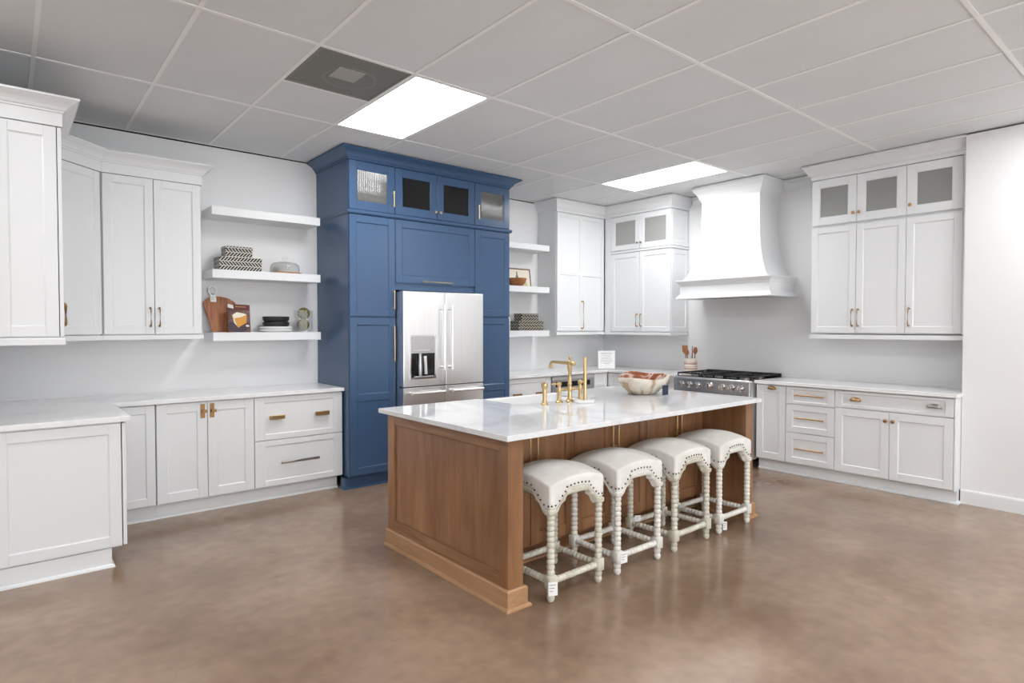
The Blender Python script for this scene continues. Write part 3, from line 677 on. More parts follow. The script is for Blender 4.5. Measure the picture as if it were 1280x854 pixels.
# ------------------------------------------------------------------ range
t = thing('gas_range', 'stainless steel gas range with seven chrome knobs and black grates', 'range', (5.795, 4.085, 0), RB)
RW = .912
MB().box(.004, RW-.004, .045, .665, .09, .90, .003).build('body', STEEL, t)
MB().box(.0, RW, 0, .05, .745, .902, .004).build('control_panel', STEELD, t)
MB().box(-.004, RW+.004, -.012, .05, .885, .905, .003).build('bullnose', STEEL, t)
dd = MB().box(.004, RW-.004, .006, .046, .20, .735, .005).build('oven_door', STEELD, t)
MB().tube([(.05, -.05, .685), (RW-.05, -.05, .685)], .014, 14).tube([(.09, -.05, .685), (.09, .01, .685)], .010).tube([(RW-.09, -.05, .685), (RW-.09, .01, .685)], .010).build('handle', STEEL, dd, 50)
MB().box(.18, RW-.18, .004, .008, .32, .58).build('oven_window', BLACKG, dd)
MB().box(.01, RW-.01, .03, .05, .10, .19).build('kick_panel', STEELD, t)
for x in (.035, RW-.035):
    for y in (.09, .60): MB().lathe([(.022, 0), (.022, .012), (.016, .015), (.016, .10)], (x, y, 0), 12).build('leg', BLACK, t)
for i, x in enumerate((.105, .205, .305, .455, .605, .710, .815)):
    r = .026 if i != 3 else .034
    k = MB().lathe([(r*1.30, 0), (r*1.30, -.006), (r*1.05, -.010), (r*1.0, -.014), (r*.86, -.040), (r*.78, -.044), (0, -.044)], (x, 0, .822), 18, 'y').build('knob', CHROME, t, 40)
    MB().box(x-.004, x+.004, -.052, -.042, .822-r*.8, .822+r*.8, .001).build('grip', CHROME, k)
MB().box(.004, RW-.004, .03, .66, .898, .910, .002).build('cooktop', BLACKG, t)
for c in (.157, .456, .755):
    g = MB(); hw = .142; zt = .947
    for x in (c-hw, c+hw-.012): g.box(x, x+.012, .05, .635, zt-.014, zt, .002)
    for y in (.05, .336, .623): g.box(c-hw, c+hw, y, y+.012, zt-.014, zt, .002)
    for y in (.11, .26, .40, .56): g.box(c-hw*.95, c-.035, y, y+.010, zt-.012, zt-.001); g.box(c+.035, c+hw*.95, y, y+.010, zt-.012, zt-.001)
    for y in (.05, .29, .35, .55): g.box(c-.005, c+.005, y, y+.085, zt-.012, zt-.001)
    for x in (c-hw, c+hw-.012):
        for y in (.05, .336, .623): g.box(x, x+.012, y, y+.012, .910, zt-.014)
    g.build('grate', BLACK, t)
    for y in (.19, .48): MB().lathe([(.048, .910), (.048, .918), (.034, .922), (.034, .930), (0, .931)], (c, y, 0), 16).build('burner', NICKEL, t, 40)
MB().box(.004, RW-.004, .655, .680, .90, .952, .003).build('back_trim', BLACK, t)

# ------------------------------------------------------------------ floating shelves
def shelf(x0, x1, z, label, grp):
    return tag(MB().box(x0, x1, 5.455, YB, z-.072, z, .002).build('floating_shelf', WHITE), label, 'shelf', grp)
shelf(1.322, 2.246, 2.462, 'empty thick white floating shelf above the glass cake dome', 'floating shelves beside the left wall cabinets')
shelf(1.322, 2.246, 1.938, 'thick white floating shelf carrying the glass cake dome', 'floating shelves beside the left wall cabinets')
shelf(1.322, 2.246, 1.410, 'thick white floating shelf carrying the cutting board and cheese book', 'floating shelves beside the left wall cabinets')
shelf(4.190, 5.160, 2.455, 'empty white floating shelf above the framed fruit picture', 'floating shelves beside the back corner cabinet')
shelf(4.190, 5.160, 1.944, 'white floating shelf carrying the framed fruit picture', 'floating shelves beside the back corner cabinet')
shelf(4.190, 5.160, 1.412, 'white floating shelf carrying the dark patterned boxes', 'floating shelves beside the back corner cabinet')

# ------------------------------------------------------------------ island (local origin: inner front corner of the left end)
IX, IY = 2.060, 2.745
t = thing('kitchen_island', 'stained wood kitchen island with framed end panel and stool recess', 'island', (IX, IY, 0))
L_ = 4.292-IX                    # clear length between the two end walls
b_ = MB().box(0, L_, .024, .895, .10, .60).box(0, L_, .024, .42, .60, .882)
b_.box(0, .64, .42, .895, .60, .882).box(1.54, L_, .42, .895, .60, .882); b_.build('body', WOODV, t)
MB().box(0, L_, .062, .075, 0, .10).build('toe_kick', WOODX, t)
MB().sweep([(0, .062), (L_, .062)], shoe).build('shoe_moulding', PLINTH, t)
edges = [.004, .382, .760, 1.135, 1.510, 1.871, L_-.003]
for i in range(6):
    x0, x1 = edges[i], edges[i+1]
    d = shaker(t, x0+.001, x1-.001, .118, .866, WOODV, .070, dep=.0135)
    bar_v(d, (x1-.030) if i % 2 == 0 else (x0+.030), .640, .800, BRASS, r=.0062, out=.030)
for x in (.760, 1.510): MB().box(x-.003, x+.003, .010, .026, .112, .876).build('unit_gap', GAP, t)
# end walls: core, face frame, recessed panel, plinth
def island_end(xo, xi, face):
    """xo = outer face, xi = inner face, face = -1 left / +1 right"""
    s = face; y0, y1 = 2.375-IY, 3.645-IY; lo, hi = min(xo, xi), max(xo, xi)
    w = MB().box(lo+.014, hi-.0, y0, y1, .0, .882, .002) if s < 0 else MB().box(lo, hi-.014, y0, y1, .0, .882, .002)
    e = w.build('end_wall', WOODV, t)
    a, b = (xo, xo+.0145) if s < 0 else (xo-.0145, xo)
    MB().box(a, b, y0, y0+.068, .10, .882, .002).build('stile', WOODV, e); MB().box(a, b, y1-.085, y1, .10, .882, .002).build('stile', WOODV, e)
    MB().box(a+.0003, b, y0+.068, y1-.085, .812, .882, .002).build('rail', WOODY, e); MB().box(a+.0003, b, y0+.068, y1-.085, .10, .172, .002).build('rail', WOODY, e)
    path = [(xo, y1), (xo, y0), (xi, y0), (xi, 0.06)] if s < 0 else [(xi, 0.06), (xi, y0), (xo, y0), (xo, y1)]
    p_ = MB().sweep(path, [(-.004, 0), (.017, 0), (.017, .098), (.010, .106), (-.004, .106)]).build('plinth', PLINTH, e)
    MB().sweep(path, [(.017+o, z) for o, z in shoe]).build('shoe_moulding', PLINTH, p_)
    return e
island_end(1.957-IX, 0, -1); island_end(4.394-IX, L_, 1)
MB().box(.0, .64, .895, .915, .10, .88).box(1.54, L_, .895, .915, .10, .88).box(.64, 1.54, .895, .915, .10, .62).build('back_panel', WOODV, t)
# island countertop with a notch for the apron sink
def arc(cx, cy, r, a0, a1, n=6): return [(cx+r*math.cos(math.radians(a0+(a1-a0)*i/n)), cy+r*math.sin(math.radians(a0+(a1-a0)*i/n))) for i in range(n+1)]
sx0, sx1, sy = 2.738, 3.562, 3.205
poly = [(1.905, 2.318), (4.417, 2.318), (4.417, 3.675), (sx1, 3.675)] + arc(sx1-.06, sy+.06, .06, 0, -90) + arc(sx0+.06, sy+.06, .06, 270, 180) + [(sx0, 3.675), (1.905, 3.675)]
tag(MB().prism(poly, .882, .912, bev=.0025).build('countertop', MARBLE), 'polished white veined countertop on the wooden island', 'countertop')
t = thing('apron_sink', 'white apron sink set into the island countertop', 'sink', (3.15, 3.45, .64))
o_ = MB(); A = .432; y0, y1 = -.262, .262
o_.box(-A, A, y0, y1, .0, .03).box(-A, -A+.028, y0, y1, .03, .238).box(A-.028, A, y0, y1, .03, .238).box(-A+.028, A-.028, y0, y0+.03, .03, .238)
o_.box(-A+.028, A-.028, y1-.05, y1, .03, .262, .008, 2).build('basin', PORC, t)
MB().lathe([(.045, .030), (.045, .034), (.03, .032), (0, .031)], (0, 0, 0), 20).build('drain', STEEL, t)

# ------------------------------------------------------------------ bridge faucet, sprayer and paper towel stand
t = thing('bridge_faucet', 'brass bridge faucet with lever handles behind the island sink', 'faucet', (3.150, 3.115, .912))
MB().lathe([(.030, 0), (.030, .006), (.022, .012), (.016, .030), (.014, .075), (.019, .080), (.019, .100), (.014, .106), (.0135, .120), (.0165, .124), (.0165, .134), (.0135, .138), (.0135, .235), (.018, .240), (.018, .262), (.014, .266), (.017, .276), (.017, .292), (.010, .298), (.006, .306), (.010, .314), (.008, .322), (.003, .330), (.004, .338), (0, .342)], seg=18).build('column', BRASS, t, 45)
sp = [(0, -.032, .280), (0, 0, .280), (0, .06, .280), (0, .13, .281), (0, .172, .282), (0, .190, .279), (0, .200, .268), (0, .201, .250)]
MB().tube(sp, [.013, .014, .0125, .0115, .011, .011, .0115, .013], 14).lathe([(.013, 0), (.017, .004), (.017, .014), (.013, .018)], (0, .201, .234), 14).lathe([(.012, -.05), (.016, -.046), (.016, -.03), (.010, -.028)], (0, 0, .280), 14, 'y').build('spout', BRASS, t, 50)
MB().tube([(-.107, 0, .090), (.107, 0, .090)], .0095, 12).build('bridge', BRASS, t, 50)
for s in (-1, 1):
    h = MB().lathe([(.028, 0), (.028, .006), (.020, .012), (.014, .028), (.0125, .070), (.017, .078), (.017, .102), (.012, .108), (.012, .122), (.017, .128), (.017, .142), (.010, .150), (0, .152)], (s*.107, 0, 0), 16).build('handle_post', BRASS, t, 45)
    MB().tube([(s*.107, 0, .136), (s*.130, .002, .136), (s*.172, .004, .138), (s*.180, .004, .138)], [.006, .0055, .0075, .006], 10).build('lever', BRASS, h, 50)
t = thing('side_sprayer', 'brass side sprayer standing beside the bridge faucet', 'sprayer', (2.885, 3.100, .912))
MB().lathe([(.026, 0), (.026, .006), (.018, .012), (.016, .030), (.013, .036), (.015, .060), (.017, .100), (.014, .112)], seg=16).build('body', BRASS, t, 45)
MB().lathe([(.014, .112), (.020, .118), (.023, .130), (.023, .146), (.018, .154), (0, .156)], seg=16).build('spray_head', BRASS, t, 45)
t = thing('paper_towel_stand', 'brass paper towel rod on round marble base beside the faucet', 'paper towel holder', (3.192, 3.004, .912))
MB().lathe([(.068, 0), (.072, .004), (.072, .016), (.068, .020), (0, .020)], seg=32).build('marble_base', QUARTZ, t, 40)
MB().lathe([(.0135, .020), (.0135, .322), (.011, .326), (0, .326)], seg=18).build('rod', BRASS, t, 40)

# petrified stone bowl with its tag
t = thing('stone_bowl', 'cream and brown petrified stone bowl on the island countertop', 'bowl', (3.985, 3.10, .912)); t.scale = (1.2, 1.2, 1.08)
def bowl_mesh(prof, amp, seed):
    mb = MB().lathe(prof, seg=36, sx=1.18, sy=.86, cap=False); rnd = random.Random(seed); ph = [rnd.uniform(0, 6.28) for _ in range(4)]
    for v in mb.bm.verts:
        a = math.atan2(v.co.y, v.co.x); k = v.co.z/.14
        f = 1 + amp*k*(math.sin(2*a+ph[0])*.5+math.sin(3*a+ph[1])*.6+math.sin(5*a+ph[2])*.35)
        v.co.x *= f; v.co.y *= f; v.co.z += k*k*(.012*math.sin(3*a+ph[3]) + .085*(v.co.x*.64+v.co.y*.77))
    return mb
bowl_mesh([(.0, .0), (.075, .0), (.10, .012), (.138, .050), (.166, .095), (.178, .132), (.174, .138)], .06, 3).build('outer_shell', STONE, t, 60)
bowl_mesh([(.0, .022), (.070, .024), (.115, .055), (.148, .100), (.166, .132), (.174, .138)], .06, 3).build('inner_surface', STONEI, t, 60)
g_ = MB().box(.000, .062, -.1575, -.1545, .003, .074).build('tag', NAVYTAG, t); g_['label'] = 'dark navy price tag'; g_.rotation_euler = (0, 0, .0)
MB().tube([(.028, -.155, .074), (.030, -.150, .125)], .001, 6).build('tag_string', PAPER, t)

# ------------------------------------------------------------------ counter stools
SW, SD = .377, .356            # leg spacing
def bobbin(n, pitch, r):
    p_ = []
    for i in range(n):
        z = i*pitch
        p_ += [(r*.74, z+.0*pitch), (r*.90, z+.14*pitch), (r*.985, z+.32*pitch), (r, z+.5*pitch), (r*.985, z+.68*pitch), (r*.90, z+.86*pitch)]
    p_.append((r*.74, n*pitch)); return p_
leg_mb = MB()
pr = [(.0, 0), (.013, 0.0), (.018, .006)] + [(r, z+.006) for r, z in bobbin(2, .031, .0218)][1:]
leg_mb.lathe(pr + [(.0165, .072)], seg=16)
leg_mb.box(-.0255, .0255, -.0255, .0255, .070, .140, .003)
leg_mb.lathe([(.0165, .139)] + [(r, z+.140) for r, z in bobbin(11, .0293, .0218)] + [(.017, .468), (.017, .50)], seg=16)
LEG = bpy.data.meshes.new('leg'); leg_mb.bm.to_mesh(LEG); LEG.materials.append(CREAM)
def stretcher(length):
    mb = MB(); n = round(length/.0275); mb.lathe([(r, z-length/2) for r, z in bobbin(n, length/n, .0190)], seg=14, axis='x')
    me = bpy.data.meshes.new('stretcher'); mb.bm.to_mesh(me); me.materials.append(CREAM); return me
STX, STY = stretcher(SW-.046), stretcher(SD-.046)
for me in (LEG, STX, STY):
    for p_ in me.polygons: p_.use_smooth = True
    me.set_sharp_from_angle(angle=math.radians(50))
def edge_z(tt, pts):
    for (a, za), (b, zb) in zip(pts, pts[1:]):
        if tt <= b: return za+(zb-za)*((tt-a)/(b-a) if b > a else 0)
    return pts[-1][1]
FAB = [(0, .500), (.030, .500), (.050, .512), (.075, .540), (.098, .562), (.108, .566), (.113, .585), (.160, .592), (.22, .594)]
APR = [(0, .458), (.026, .458), (.040, .466), (.048, .476), (.054, .480), (.058, .492), (.070, .508), (.086, .518), (.098, .521), (.102, .521), (.1055, .542), (.118, .549), (.14, .552), (.22, .553)]
HX, HY, CR = .212, .197, .012   # seat half sizes and corner radius
def perimeter():
    """points round the seat with the distance to the nearest corner"""
    out = []
    def side(p0, p1, half, n=56):
        for i in range(n):
            u = i/n; s_ = 2*half*u; out.append((p0[0]+(p1[0]-p0[0])*u, p0[1]+(p1[1]-p0[1])*u, min(s_, 2*half-s_)))
    def corner(cx, cy, a0):
        for i in range(4):
            a = math.radians(a0+90*i/4); out.append((cx+CR*math.cos(a), cy+CR*math.sin(a), 0))
    side((-HX+CR, -HY), (HX-CR, -HY), HX-CR); corner(HX-CR, -HY+CR, -90)
    side((HX, -HY+CR), (HX, HY-CR), HY-CR); corner(HX-CR, HY-CR, 0)
    side((HX-CR, HY), (-HX+CR, HY), HX-CR); corner(-HX+CR, HY-CR, 90)
    side((-HX, HY-CR), (-HX, -HY+CR), HY-CR); corner(-HX+CR, -HY+CR, 180)
    return out
PER = perimeter()
def rings_mesh(rings, cap=None):
    mb = MB(); R_ = [[mb.bm.verts.new(p) for p in r] for r in rings]; n = len(R_[0])
    for A, B in zip(R_, R_[1:]):
        for i in range(n): mb._f([A[i], A[(i+1) % n], B[(i+1) % n], B[i]])
    if cap is not None:
        c = mb.bm.verts.new(cap)
        for i in range(n): mb._f([R_[-1][i], R_[-1][(i+1) % n], c])
    return mb
def seat_mesh(seed):
    rnd = random.Random(seed); a1, a2 = rnd.uniform(0, 6), rnd.uniform(0, 6)
    def ring(s, zf): return [(x*s, y*s, zf(x, y, d)) for x, y, d in PER]
    def top(x, y, s):
        u, v = abs(x/HX)*s, abs(y/HY)*s
        return .616 + .034*(1-u*u) + .038*(1-v*v) + .003*math.sin(x*s*26+a1)*math.sin(y*s*21+a2)*(1-s)
    rs = [ring(.965, lambda x, y, d: edge_z(d, FAB)+.004), ring(1.0, lambda x, y, d: edge_z(d, FAB)), ring(1.010, lambda x, y, d: edge_z(d, FAB)+.006),
          ring(1.010, lambda x, y, d: top(x, y, 1.)-.016)]
    rs.append(ring(1.004, lambda x, y, d: top(x, y, 1.)-.007))
    for sc in (.990, .972, .945, .90, .85, .77, .67, .55, .42, .28, .14):
        rs.append(ring(sc, lambda x, y, d, sc=sc: top(x, y, sc)))
    return rings_mesh(rs, (0, 0, .688))
def apron_mesh():
    def ring(dx, f): return [(x*(1+dx/HX), y*(1+dx/HY), f(d)) for x, y, d in PER]
    return rings_mesh([ring(-.026, lambda d: edge_z(d, FAB)+.02), ring(-.004, lambda d: edge_z(d, FAB)+.012), ring(-.004, lambda d: edge_z(d, FAB)-.010),
        ring(.006, lambda d: edge_z(d, FAB)-.014), ring(.006, lambda d: edge_z(d, APR)+.010), ring(.002, lambda d: edge_z(d, APR)+.003), ring(-.003, lambda d: edge_z(d, APR)), ring(-.026, lambda d: edge_z(d, APR)), ring(-.026, lambda d: edge_z(d, FAB)+.02)])
def nails_mesh():
    mb = MB(); acc = 0; last = None
    for i in range(len(PER)):
        x, y, d = PER[i]; p = Vector((x, y, edge_z(d, FAB)+.013))
        if last is not None: acc += (p-last).length
        if last is None or acc >= .027:
            acc = 0; bmesh.ops.create_icosphere(mb.bm, subdivisions=1, radius=.006, matrix=Matrix.Translation((p.x*1.012, p.y*1.012, p.z)))
        last = p
    return mb
NAILM = mat('bronze_nailheads', (.05,.035,.022), .35, .9)
apron0 = nails0 = None
def stool(cx, cy, rz, label, tagpos, seed, dark):
    global apron0, nails0
    t = thing('counter_stool', label, 'stool', (cx, cy, 0), rz, 'upholstered counter stools along the island')
    seat_mesh(seed).build('seat_cushion', LINEN, t, 70)
    if apron0 is None:
        ob = apron_mesh(); bmesh.ops.recalc_face_normals(ob.bm, faces=ob.bm.faces[:]); apron0 = ob.build('apron', CREAM, t, 40).data; nails0 = nails_mesh().build('nailheads', NAILM, t, 60).data
    else: link('apron', apron0, t); link('nailheads', nails0, t)
    for x in (-SW/2, SW/2):
        for y in (-SD/2, SD/2): l = link('leg', LEG, t); l.location = (x, y, 0)
    for y in (-SD/2, SD/2): l = link('stretcher', STX, t); l.location = (0, y, .105)
    for x in (-SW/2, SW/2): l = link('stretcher', STY, t); l.location = (x, 0, .105); l.rotation_euler = (0, 0, PI/2)
    for c in list(t.children):
        if dark and c.name.split('.')[0] in ('leg', 'stretcher', 'apron'):
            c.material_slots[0].link = 'OBJECT'; c.material_slots[0].material = CREAM2
    if tagpos:
        x, y, z, r_, w, h = tagpos
        g = MB().box(-w/2, w/2, -.001, .001, -h, 0).build('price_tag', PAPER, t); g.location = (x, y, z); g.rotation_euler = (0, 0, r_)
        for k in range(3): MB().box(-w*.38, w*(.30-.15*k), -.0016, -.001, -h*.25-k*h*.22, -h*.18-k*h*.22).build('print_line', INK, g)
stool(2.385, 2.493, .012, 'cream counter stool tucked in beside the framed island end', (-SW/2-.012, -SD/2-.030, .115, -.5, .050, .072), 1, 1)
stool(2.932, 2.493, -.010, 'cream counter stool second along from the framed island end', (-SW/2+.026, -SD/2-.030, .135, -.1, .052, .066), 2, 0)
stool(3.487, 2.497, .015, 'cream counter stool third along from the framed island end', (-SW/2+.045, SD/2-.030, .150, -.4, .045, .040), 3, 1)
stool(4.027, 2.500, .0, 'cream counter stool in front of the range at the island', (-SW/2+.030, -SD/2-.030, .085, -.6, .030, .060), 4, 0)

# ------------------------------------------------------------------ things on the left shelves
def deco_box(x0, x1, y0, y1, z0, z1, label, m, grp):
    t = thing('decorative_box', label, 'box', ((x0+x1)/2, (y0+y1)/2, z0), 0, grp); w, d, h = (x1-x0)/2, (y1-y0)/2, z1-z0
    MB().box(-w, w, -d, d, 0, h*.62, .002).build('box_body', m, t); MB().box(-w-.002, w+.002, -d-.002, d+.002, h*.625, h, .003).build('lid', m, t)
deco_box(1.392, 1.738, 5.515, 5.690, 1.938, 2.055, 'large black and bone patterned box beside the cake dome', INLAY, 'patterned boxes')
deco_box(1.447, 1.665, 5.530, 5.670, 2.056, 2.148, 'small black and bone patterned box stacked on a larger one beside the cake dome', INLAY, 'patterned boxes')
t = thing('cake_stand', 'clear glass cake dome on round wooden board', 'cake dome', (1.970, 5.600, 1.938))
MB().lathe([(.140, 0), (.147, .003), (.147, .011), (.143, .014), (0, .014)], seg=36).build('board', LIGHTW, t, 40)
MB().lathe([(.128, .015), (.129, .030), (.127, .060), (.120, .084), (.100, .100), (.060, .108), (0, .110), (0, .107), (.058, .105), (.097, .097), (.117, .082), (.124, .059), (.126, .030), (.125, .015), (.128, .015)], seg=36, cap=False).build('glass_dome', GLASS, t, 60)
MB().lathe([(.014, .108), (.010, .120), (.026, .136), (.030, .146), (.026, .152), (0, .153)], seg=18).build('knob', GLASS, t, 60)
# cutting board leaning on the wall
t = thing('cutting_board', 'acacia cutting board with ring handle leaning behind the cheese book', 'cutting board', (1.450, 5.655, 1.410)); t.rotation_euler = (-.20, 0, 0)
pb = [(-.082, 0), (.082, 0), (.125, .24), (.118, .268), (.06, .305), (.005, .318), (-.045, .322), (-.075, .318), (-.125, .285), (-.142, .262), (-.140, .245)]
MB().prism(pb, 0, .018, 'y', bev=.002).build('board', ACACIA, t)
rg = MB(); n = 24; cx, cz = -.062, .372
pts = [(cx+.032*math.cos(2*PI*i/n), .009, cz+.036*math.sin(2*PI*i/n)) for i in range(n+1)]
rg.tube(pts, .009, 8).box(cx-.018, cx+.018, .002, .016, .312, .342, .002).build('ring_handle', PORC, t, 60)
MB().tube([(cx-.012, -.002, .345), (cx, -.004, .330), (cx+.012, -.002, .345)], .002, 6).build('cord', INKD, t)
g = MB().box(cx-.024, cx+.024, -.006, -.004, .268, .330).build('price_tag', PAPER, t)
for k in range(2): MB().box(cx-.016, cx+.008, -.0068, -.006, .288+k*.016, .292+k*.016).build('print_line', INK, g)
# cookbook with a cheese on its cover
t = thing('cookbook', 'cookbook with a cheese on its brown cover leaning on the cutting board', 'book', (1.562, 5.560, 1.410)); t.rotation_euler = (-.16, .03, .10)
bw, bh = .094, .246
MB().box(-bw, bw, .003, .015, .003, bh-.003).build('pages', PAPER, t)
cov = MB().box(-bw, bw, 0, .003, 0, bh).box(-bw, bw, .015, .018, 0, bh).box(-bw, -bw+.004, .003, .015, 0, bh).build('cover', noisemat('cover_brown', [(.35,(.055,.026,.026)),(.5,(.13,.06,.04)),(.65,(.19,.10,.10))], 14, detail=5, rough=.3), t)
def patch(pts, c, nm, k=1):
    MB().prism(pts, -.0004*k, .001, 'y').build(nm, mat('print_'+nm+str(k), lin(c), .35), cov)
patch([(-bw, .195), (bw, .195), (bw, bh), (-bw, bh)], (92, 38, 30), 'title_band')
patch([(-.03, .222), (.06, .222), (.06, .228), (-.03, .228)], (176, 132, 70), 'title_print', 2)
patch([(-bw, .215), (-.045, .205), (-.048, .238), (-bw, bh)], (215, 208, 205), 'cover_corner', 2)
patch([(-.088, .02), (-.03, .0), (.03, .0), (.07, .03), (.08, .08), (-.085, .09)], (66, 50, 62), 'cover_cloth')
patch([(-.058, .150), (-.020, .176), (.040, .168), (.066, .158), (.012, .128), (-.040, .118)], (236, 226, 206), 'cheese_rind', 3)
patch([(-.058, .150), (-.040, .118), (-.020, .052), (-.012, .045), (-.046, .080)], (226, 212, 188), 'cheese_side', 4)
patch([(-.040, .122), (.012, .132), (.066, .158), (.060, .085), (-.012, .040), (-.022, .055)], (214, 150, 62), 'cheese_face', 5)
patch([(.055, .10), (.085, .10), (.088, .14), (.055, .145)], (104, 84, 100), 'cover_glass', 2)
patch([(.052, .055), (.070, .048), (.086, .056), (.078, .068), (.058, .068)], (222, 214, 210), 'cover_plate', 2)
# plates and bowls
for i, (z, nm) in enumerate(((1.410, 'lower'), (1.433, 'upper'))):
    t_ = MB().lathe([(0, 0), (.112, 0), (.134, .007), (.143, .020), (.143, .027), (.139, .027), (.128, .014), (.110, .009), (0, .009)], seg=36).build('plate', PORC, None, 50); t_.location = (1.885, 5.600, z)
    tag(t_, ('white plate at the bottom of the stack under black bowls', 'white plate directly under the black bowls')[i], 'plate', 'dishes stacked on the shelf')
for i, z in enumerate((1.4425, 1.492)):
    t_ = MB().lathe([(0, 0), (.075, 0), (.100, .010), (.113, .030), (.115, .058), (.112, .058), (.108, .032), (.095, .014), (0, .008)], seg=36).build('bowl', CERB, None, 50); t_.location = (1.885, 5.600, z)
    tag(t_, ('black bowl resting on white plates beneath another bowl', 'black bowl on top of the dish stack')[i], 'bowl', 'dishes stacked on the shelf')
t = thing('glass_vase', 'clear square glass vase holding dried moss balls', 'vase', (2.137, 5.600, 1.410))
w = .066; q = MB().box(-w, w, -w, w, 0, .008)
for s in (-1, 1): q.box(min(s*w, s*(w-.004)), max(s*w, s*(w-.004)), -w, w, .008, .200).box(-w+.004, w-.004, min(s*w, s*(w-.004)), max(s*w, s*(w-.004)), .008, .200)
q.build('glass', GLASS, t)
for i, (x, y, z, r) in enumerate(((-.004, -.002, .066, .056), (.006, .004, .172, .055))):
    mb = MB(); bmesh.ops.create_icosphere(mb.bm, subdivisions=4, radius=r)
    for v in mb.bm.verts: v.co *= 1+.05*math.sin(v.co.x*230+i)*math.sin(v.co.y*210)*math.sin(v.co.z*250+1) + random.uniform(-.02, .02)
    o = mb.build('moss_ball', MOSS, None, 80); o.location = (2.137+x, 5.600+y, 1.410+z)
    tag(o, ('dried moss ball at the bottom of the glass vase', 'dried moss ball rising above the rim of the glass vase')[i], 'moss ball', 'moss balls in the vase')

# ------------------------------------------------------------------ things on the right shelves
t = thing('picture_frame', 'wooden framed picture of bottle and fruit leaning on shelf', 'picture', (4.870, 5.685, 1.944)); t.rotation_euler = (-.14, 0, .0)
fw, fh = .200, .240
FRW = noisemat('frame_walnut', [(.3,(.13,.065,.035)),(.7,(.22,.12,.07))], 8, stretch=(2,2,2), rough=.5)
MB().box(-fw, fw, 0, .016, 0, .016, .002).box(-fw, fw, 0, .016, fh-.016, fh, .002).box(-fw, -fw+.016, 0, .016, .016, fh-.016, .002).box(fw-.016, fw, 0, .016, .016, fh-.016, .002).build('frame', FRW, t)
art = MB().box(-fw+.016, fw-.016, .006, .012, .016, fh-.016).build('print', mat('print_paper', lin((232,222,206)), .6), t)
def art_patch(pts, c, nm, k):
    MB().prism(pts, .006-.0004*k, .0075, 'y').build(nm, mat('art_'+nm, lin(c), .6), art)
art_patch([(-.045, .07), (.0, .07), (.002, .13), (-.012, .16), (-.014, .20), (-.030, .20), (-.032, .16), (-.046, .13)], (110, 128, 100), 'bottle', 2)
art_patch([(.05+.034*math.cos(a*PI/8), .075+.030*math.sin(a*PI/8)) for a in range(16)], (196, 164, 92), 'lemon', 3)
art_patch([(.10+.030*math.cos(a*PI/8), .055+.026*math.sin(a*PI/8)) for a in range(16)], (178, 196, 160), 'pear', 2)
art_patch([(-.06, .02), (.15, .02), (.14, .05), (-.05, .045)], (214, 192, 160), 'table_cloth', 1)
t = thing('wooden_bowl', 'orange brown wooden bowl in front of the fruit picture', 'bowl', (4.705, 5.545, 1.944))
MB().lathe([(0, 0), (.05, 0), (.075, .008), (.105, .045), (.122, .092), (.117, .094), (.098, .048), (.068, .016), (0, .010)], seg=32).build('shell', noisemat('bowl_wood', [(.3,(.30,.10,.03)),(.7,(.45,.19,.07))], 10, stretch=(1,1,5), rough=.4), t, 50)
deco_box(4.715, 5.118, 5.520, 5.695, 1.412, 1.528, 'large dark patterned box on the shelf beside the back corner cabinet', INLAYD, 'patterned boxes')
deco_box(4.775, 5.050, 5.535, 5.680, 1.529, 1.620, 'small dark patterned box stacked on a larger one beside the back corner cabinet', INLAYD, 'patterned boxes')
t = thing('mug', 'white mug beside the dark patterned boxes', 'mug', (4.585, 5.590, 1.412))
MB().lathe([(0, 0), (.036, 0), (.042, .006), (.044, .150), (.041, .150), (.039, .010), (0, .008)], seg=24).build('cup', PORC, t, 50)
MB().tube([(-.042, 0, .115), (-.066, 0, .110), (-.074, 0, .080), (-.064, 0, .050), (-.042, 0, .045)], .005, 8).build('handle', PORC, t, 60)

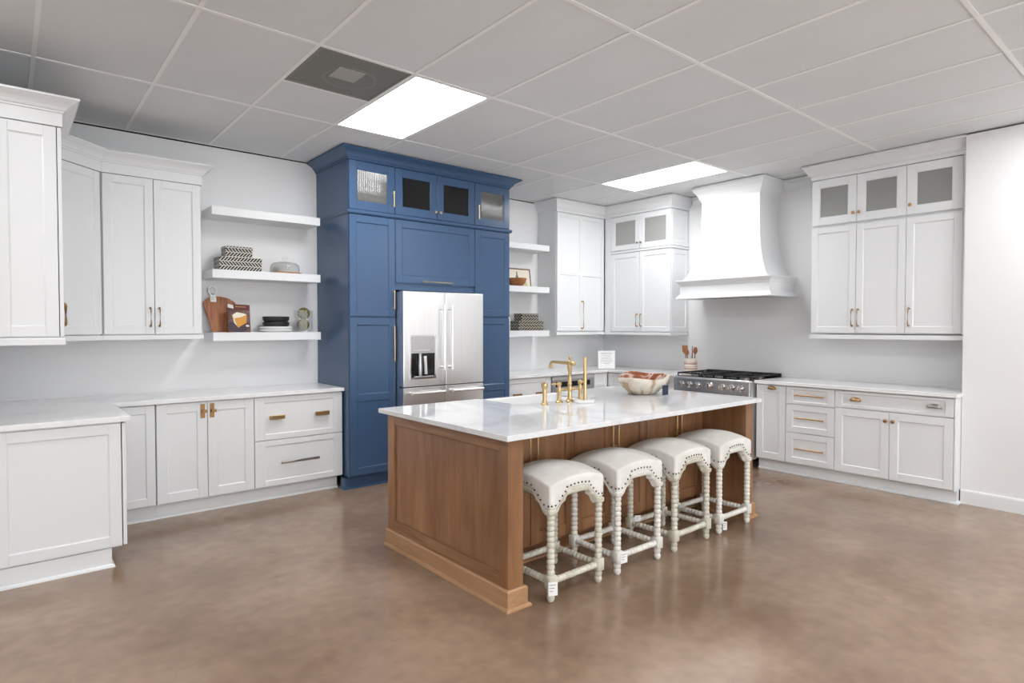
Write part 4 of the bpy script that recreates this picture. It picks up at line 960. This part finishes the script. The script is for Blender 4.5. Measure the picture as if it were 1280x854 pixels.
# ------------------------------------------------------------------ back counter: sign, utensil crock
t = thing('paper_sign', 'white printed sheet in an acrylic stand on the back counter', 'sign', (5.955, 5.225, .912), -.68)
MB().box(-.113, .113, .0015, .0045, .004, .240).build('acrylic_back', GLASS, t)
MB().box(-.115, .115, -.03, .05, 0, .004).build('stand_foot', GLASS, t)
sh = MB().box(-.108, .108, 0, .001, .006, .236).build('sheet', PAPER, t)
for k, wd in enumerate((.075, .062, .050, .066, .080, .078, .040)):
    z = .200-k*.022; MB().box(-wd, wd, -.0006, 0, z, z+(.008 if k == 0 else .005)).build('print_line', INK, sh)
t = thing('utensil_crock', 'cream stoneware crock with rust stripes beside the range', 'crock', (6.335, 4.225, .912))
MB().lathe([(0, 0), (.066, 0), (.074, .008), (.078, .080), (.074, .150), (.075, .166), (.071, .168), (.068, .150), (.070, .080), (.066, .012), (0, .010)], seg=28).build('pot', mat('stoneware_cream', (.74,.67,.58), .45), t, 50)
RUST = mat('glaze_rust', (.30,.10,.045), .5); RUST2 = mat('glaze_rose', (.52,.27,.18), .5)
for z, h, m_, s_ in ((.040, .009, RUST, .0006), (.064, .006, RUST2, .0006), (.098, .010, RUST, .0012), (.118, .005, RUST2, .0030)):
    r0 = .0778 if z < .09 else .0770
    MB().lathe([(r0-.004, z), (r0+.0008, z+.0005), (r0+.0008, z+h), (r0-.004, z+h)], seg=28, cap=False).build('glaze_stripe', m_, t, 60)
for dx, dy, tx, ty, ln, kind, lab in ((-.020, .030, -.10, .22, .30, 'spat', 'wide wooden turner standing in the crock'), (-.012, .012, -.12, .05, .26, 'spoon', 'round wooden spoon standing in the crock'),
        (.010, -.008, .02, -.10, .29, 'stick', 'slim wooden stirring stick in the crock'), (.02, -.030, .05, -.22, .29, 'spoon2', 'long wooden spoon leaning right in the crock')):
    t = thing('wooden_utensil', lab, 'utensil', (6.335+dx, 4.225+dy, .930), 0, 'utensils in the crock'); t.rotation_euler = (-ty, tx, -.9)
    MB().tube([(0, 0, 0), (0, 0, ln*.72)], [.005, .006], 8).build('shaft', UTEN, t, 60)
    if kind == 'spat': MB().prism([(-.012, ln*.68), (.012, ln*.68), (.034, ln*.80), (.036, ln*1.02), (-.030, ln*1.05), (-.034, ln*.80)], -.003, .003, 'y', bev=.001).build('blade', UTEN, t)
    elif kind == 'stick': MB().tube([(0, 0, ln*.7), (0, 0, ln*1.03)], [.006, .0045], 8).build('tip', UTEN, t, 60)
    else: MB().ball((0, 0, ln*.86), .03, .85, .25, 1.5 if kind == 'spoon2' else 1.2).build('bowl', UTEN, t, 60)
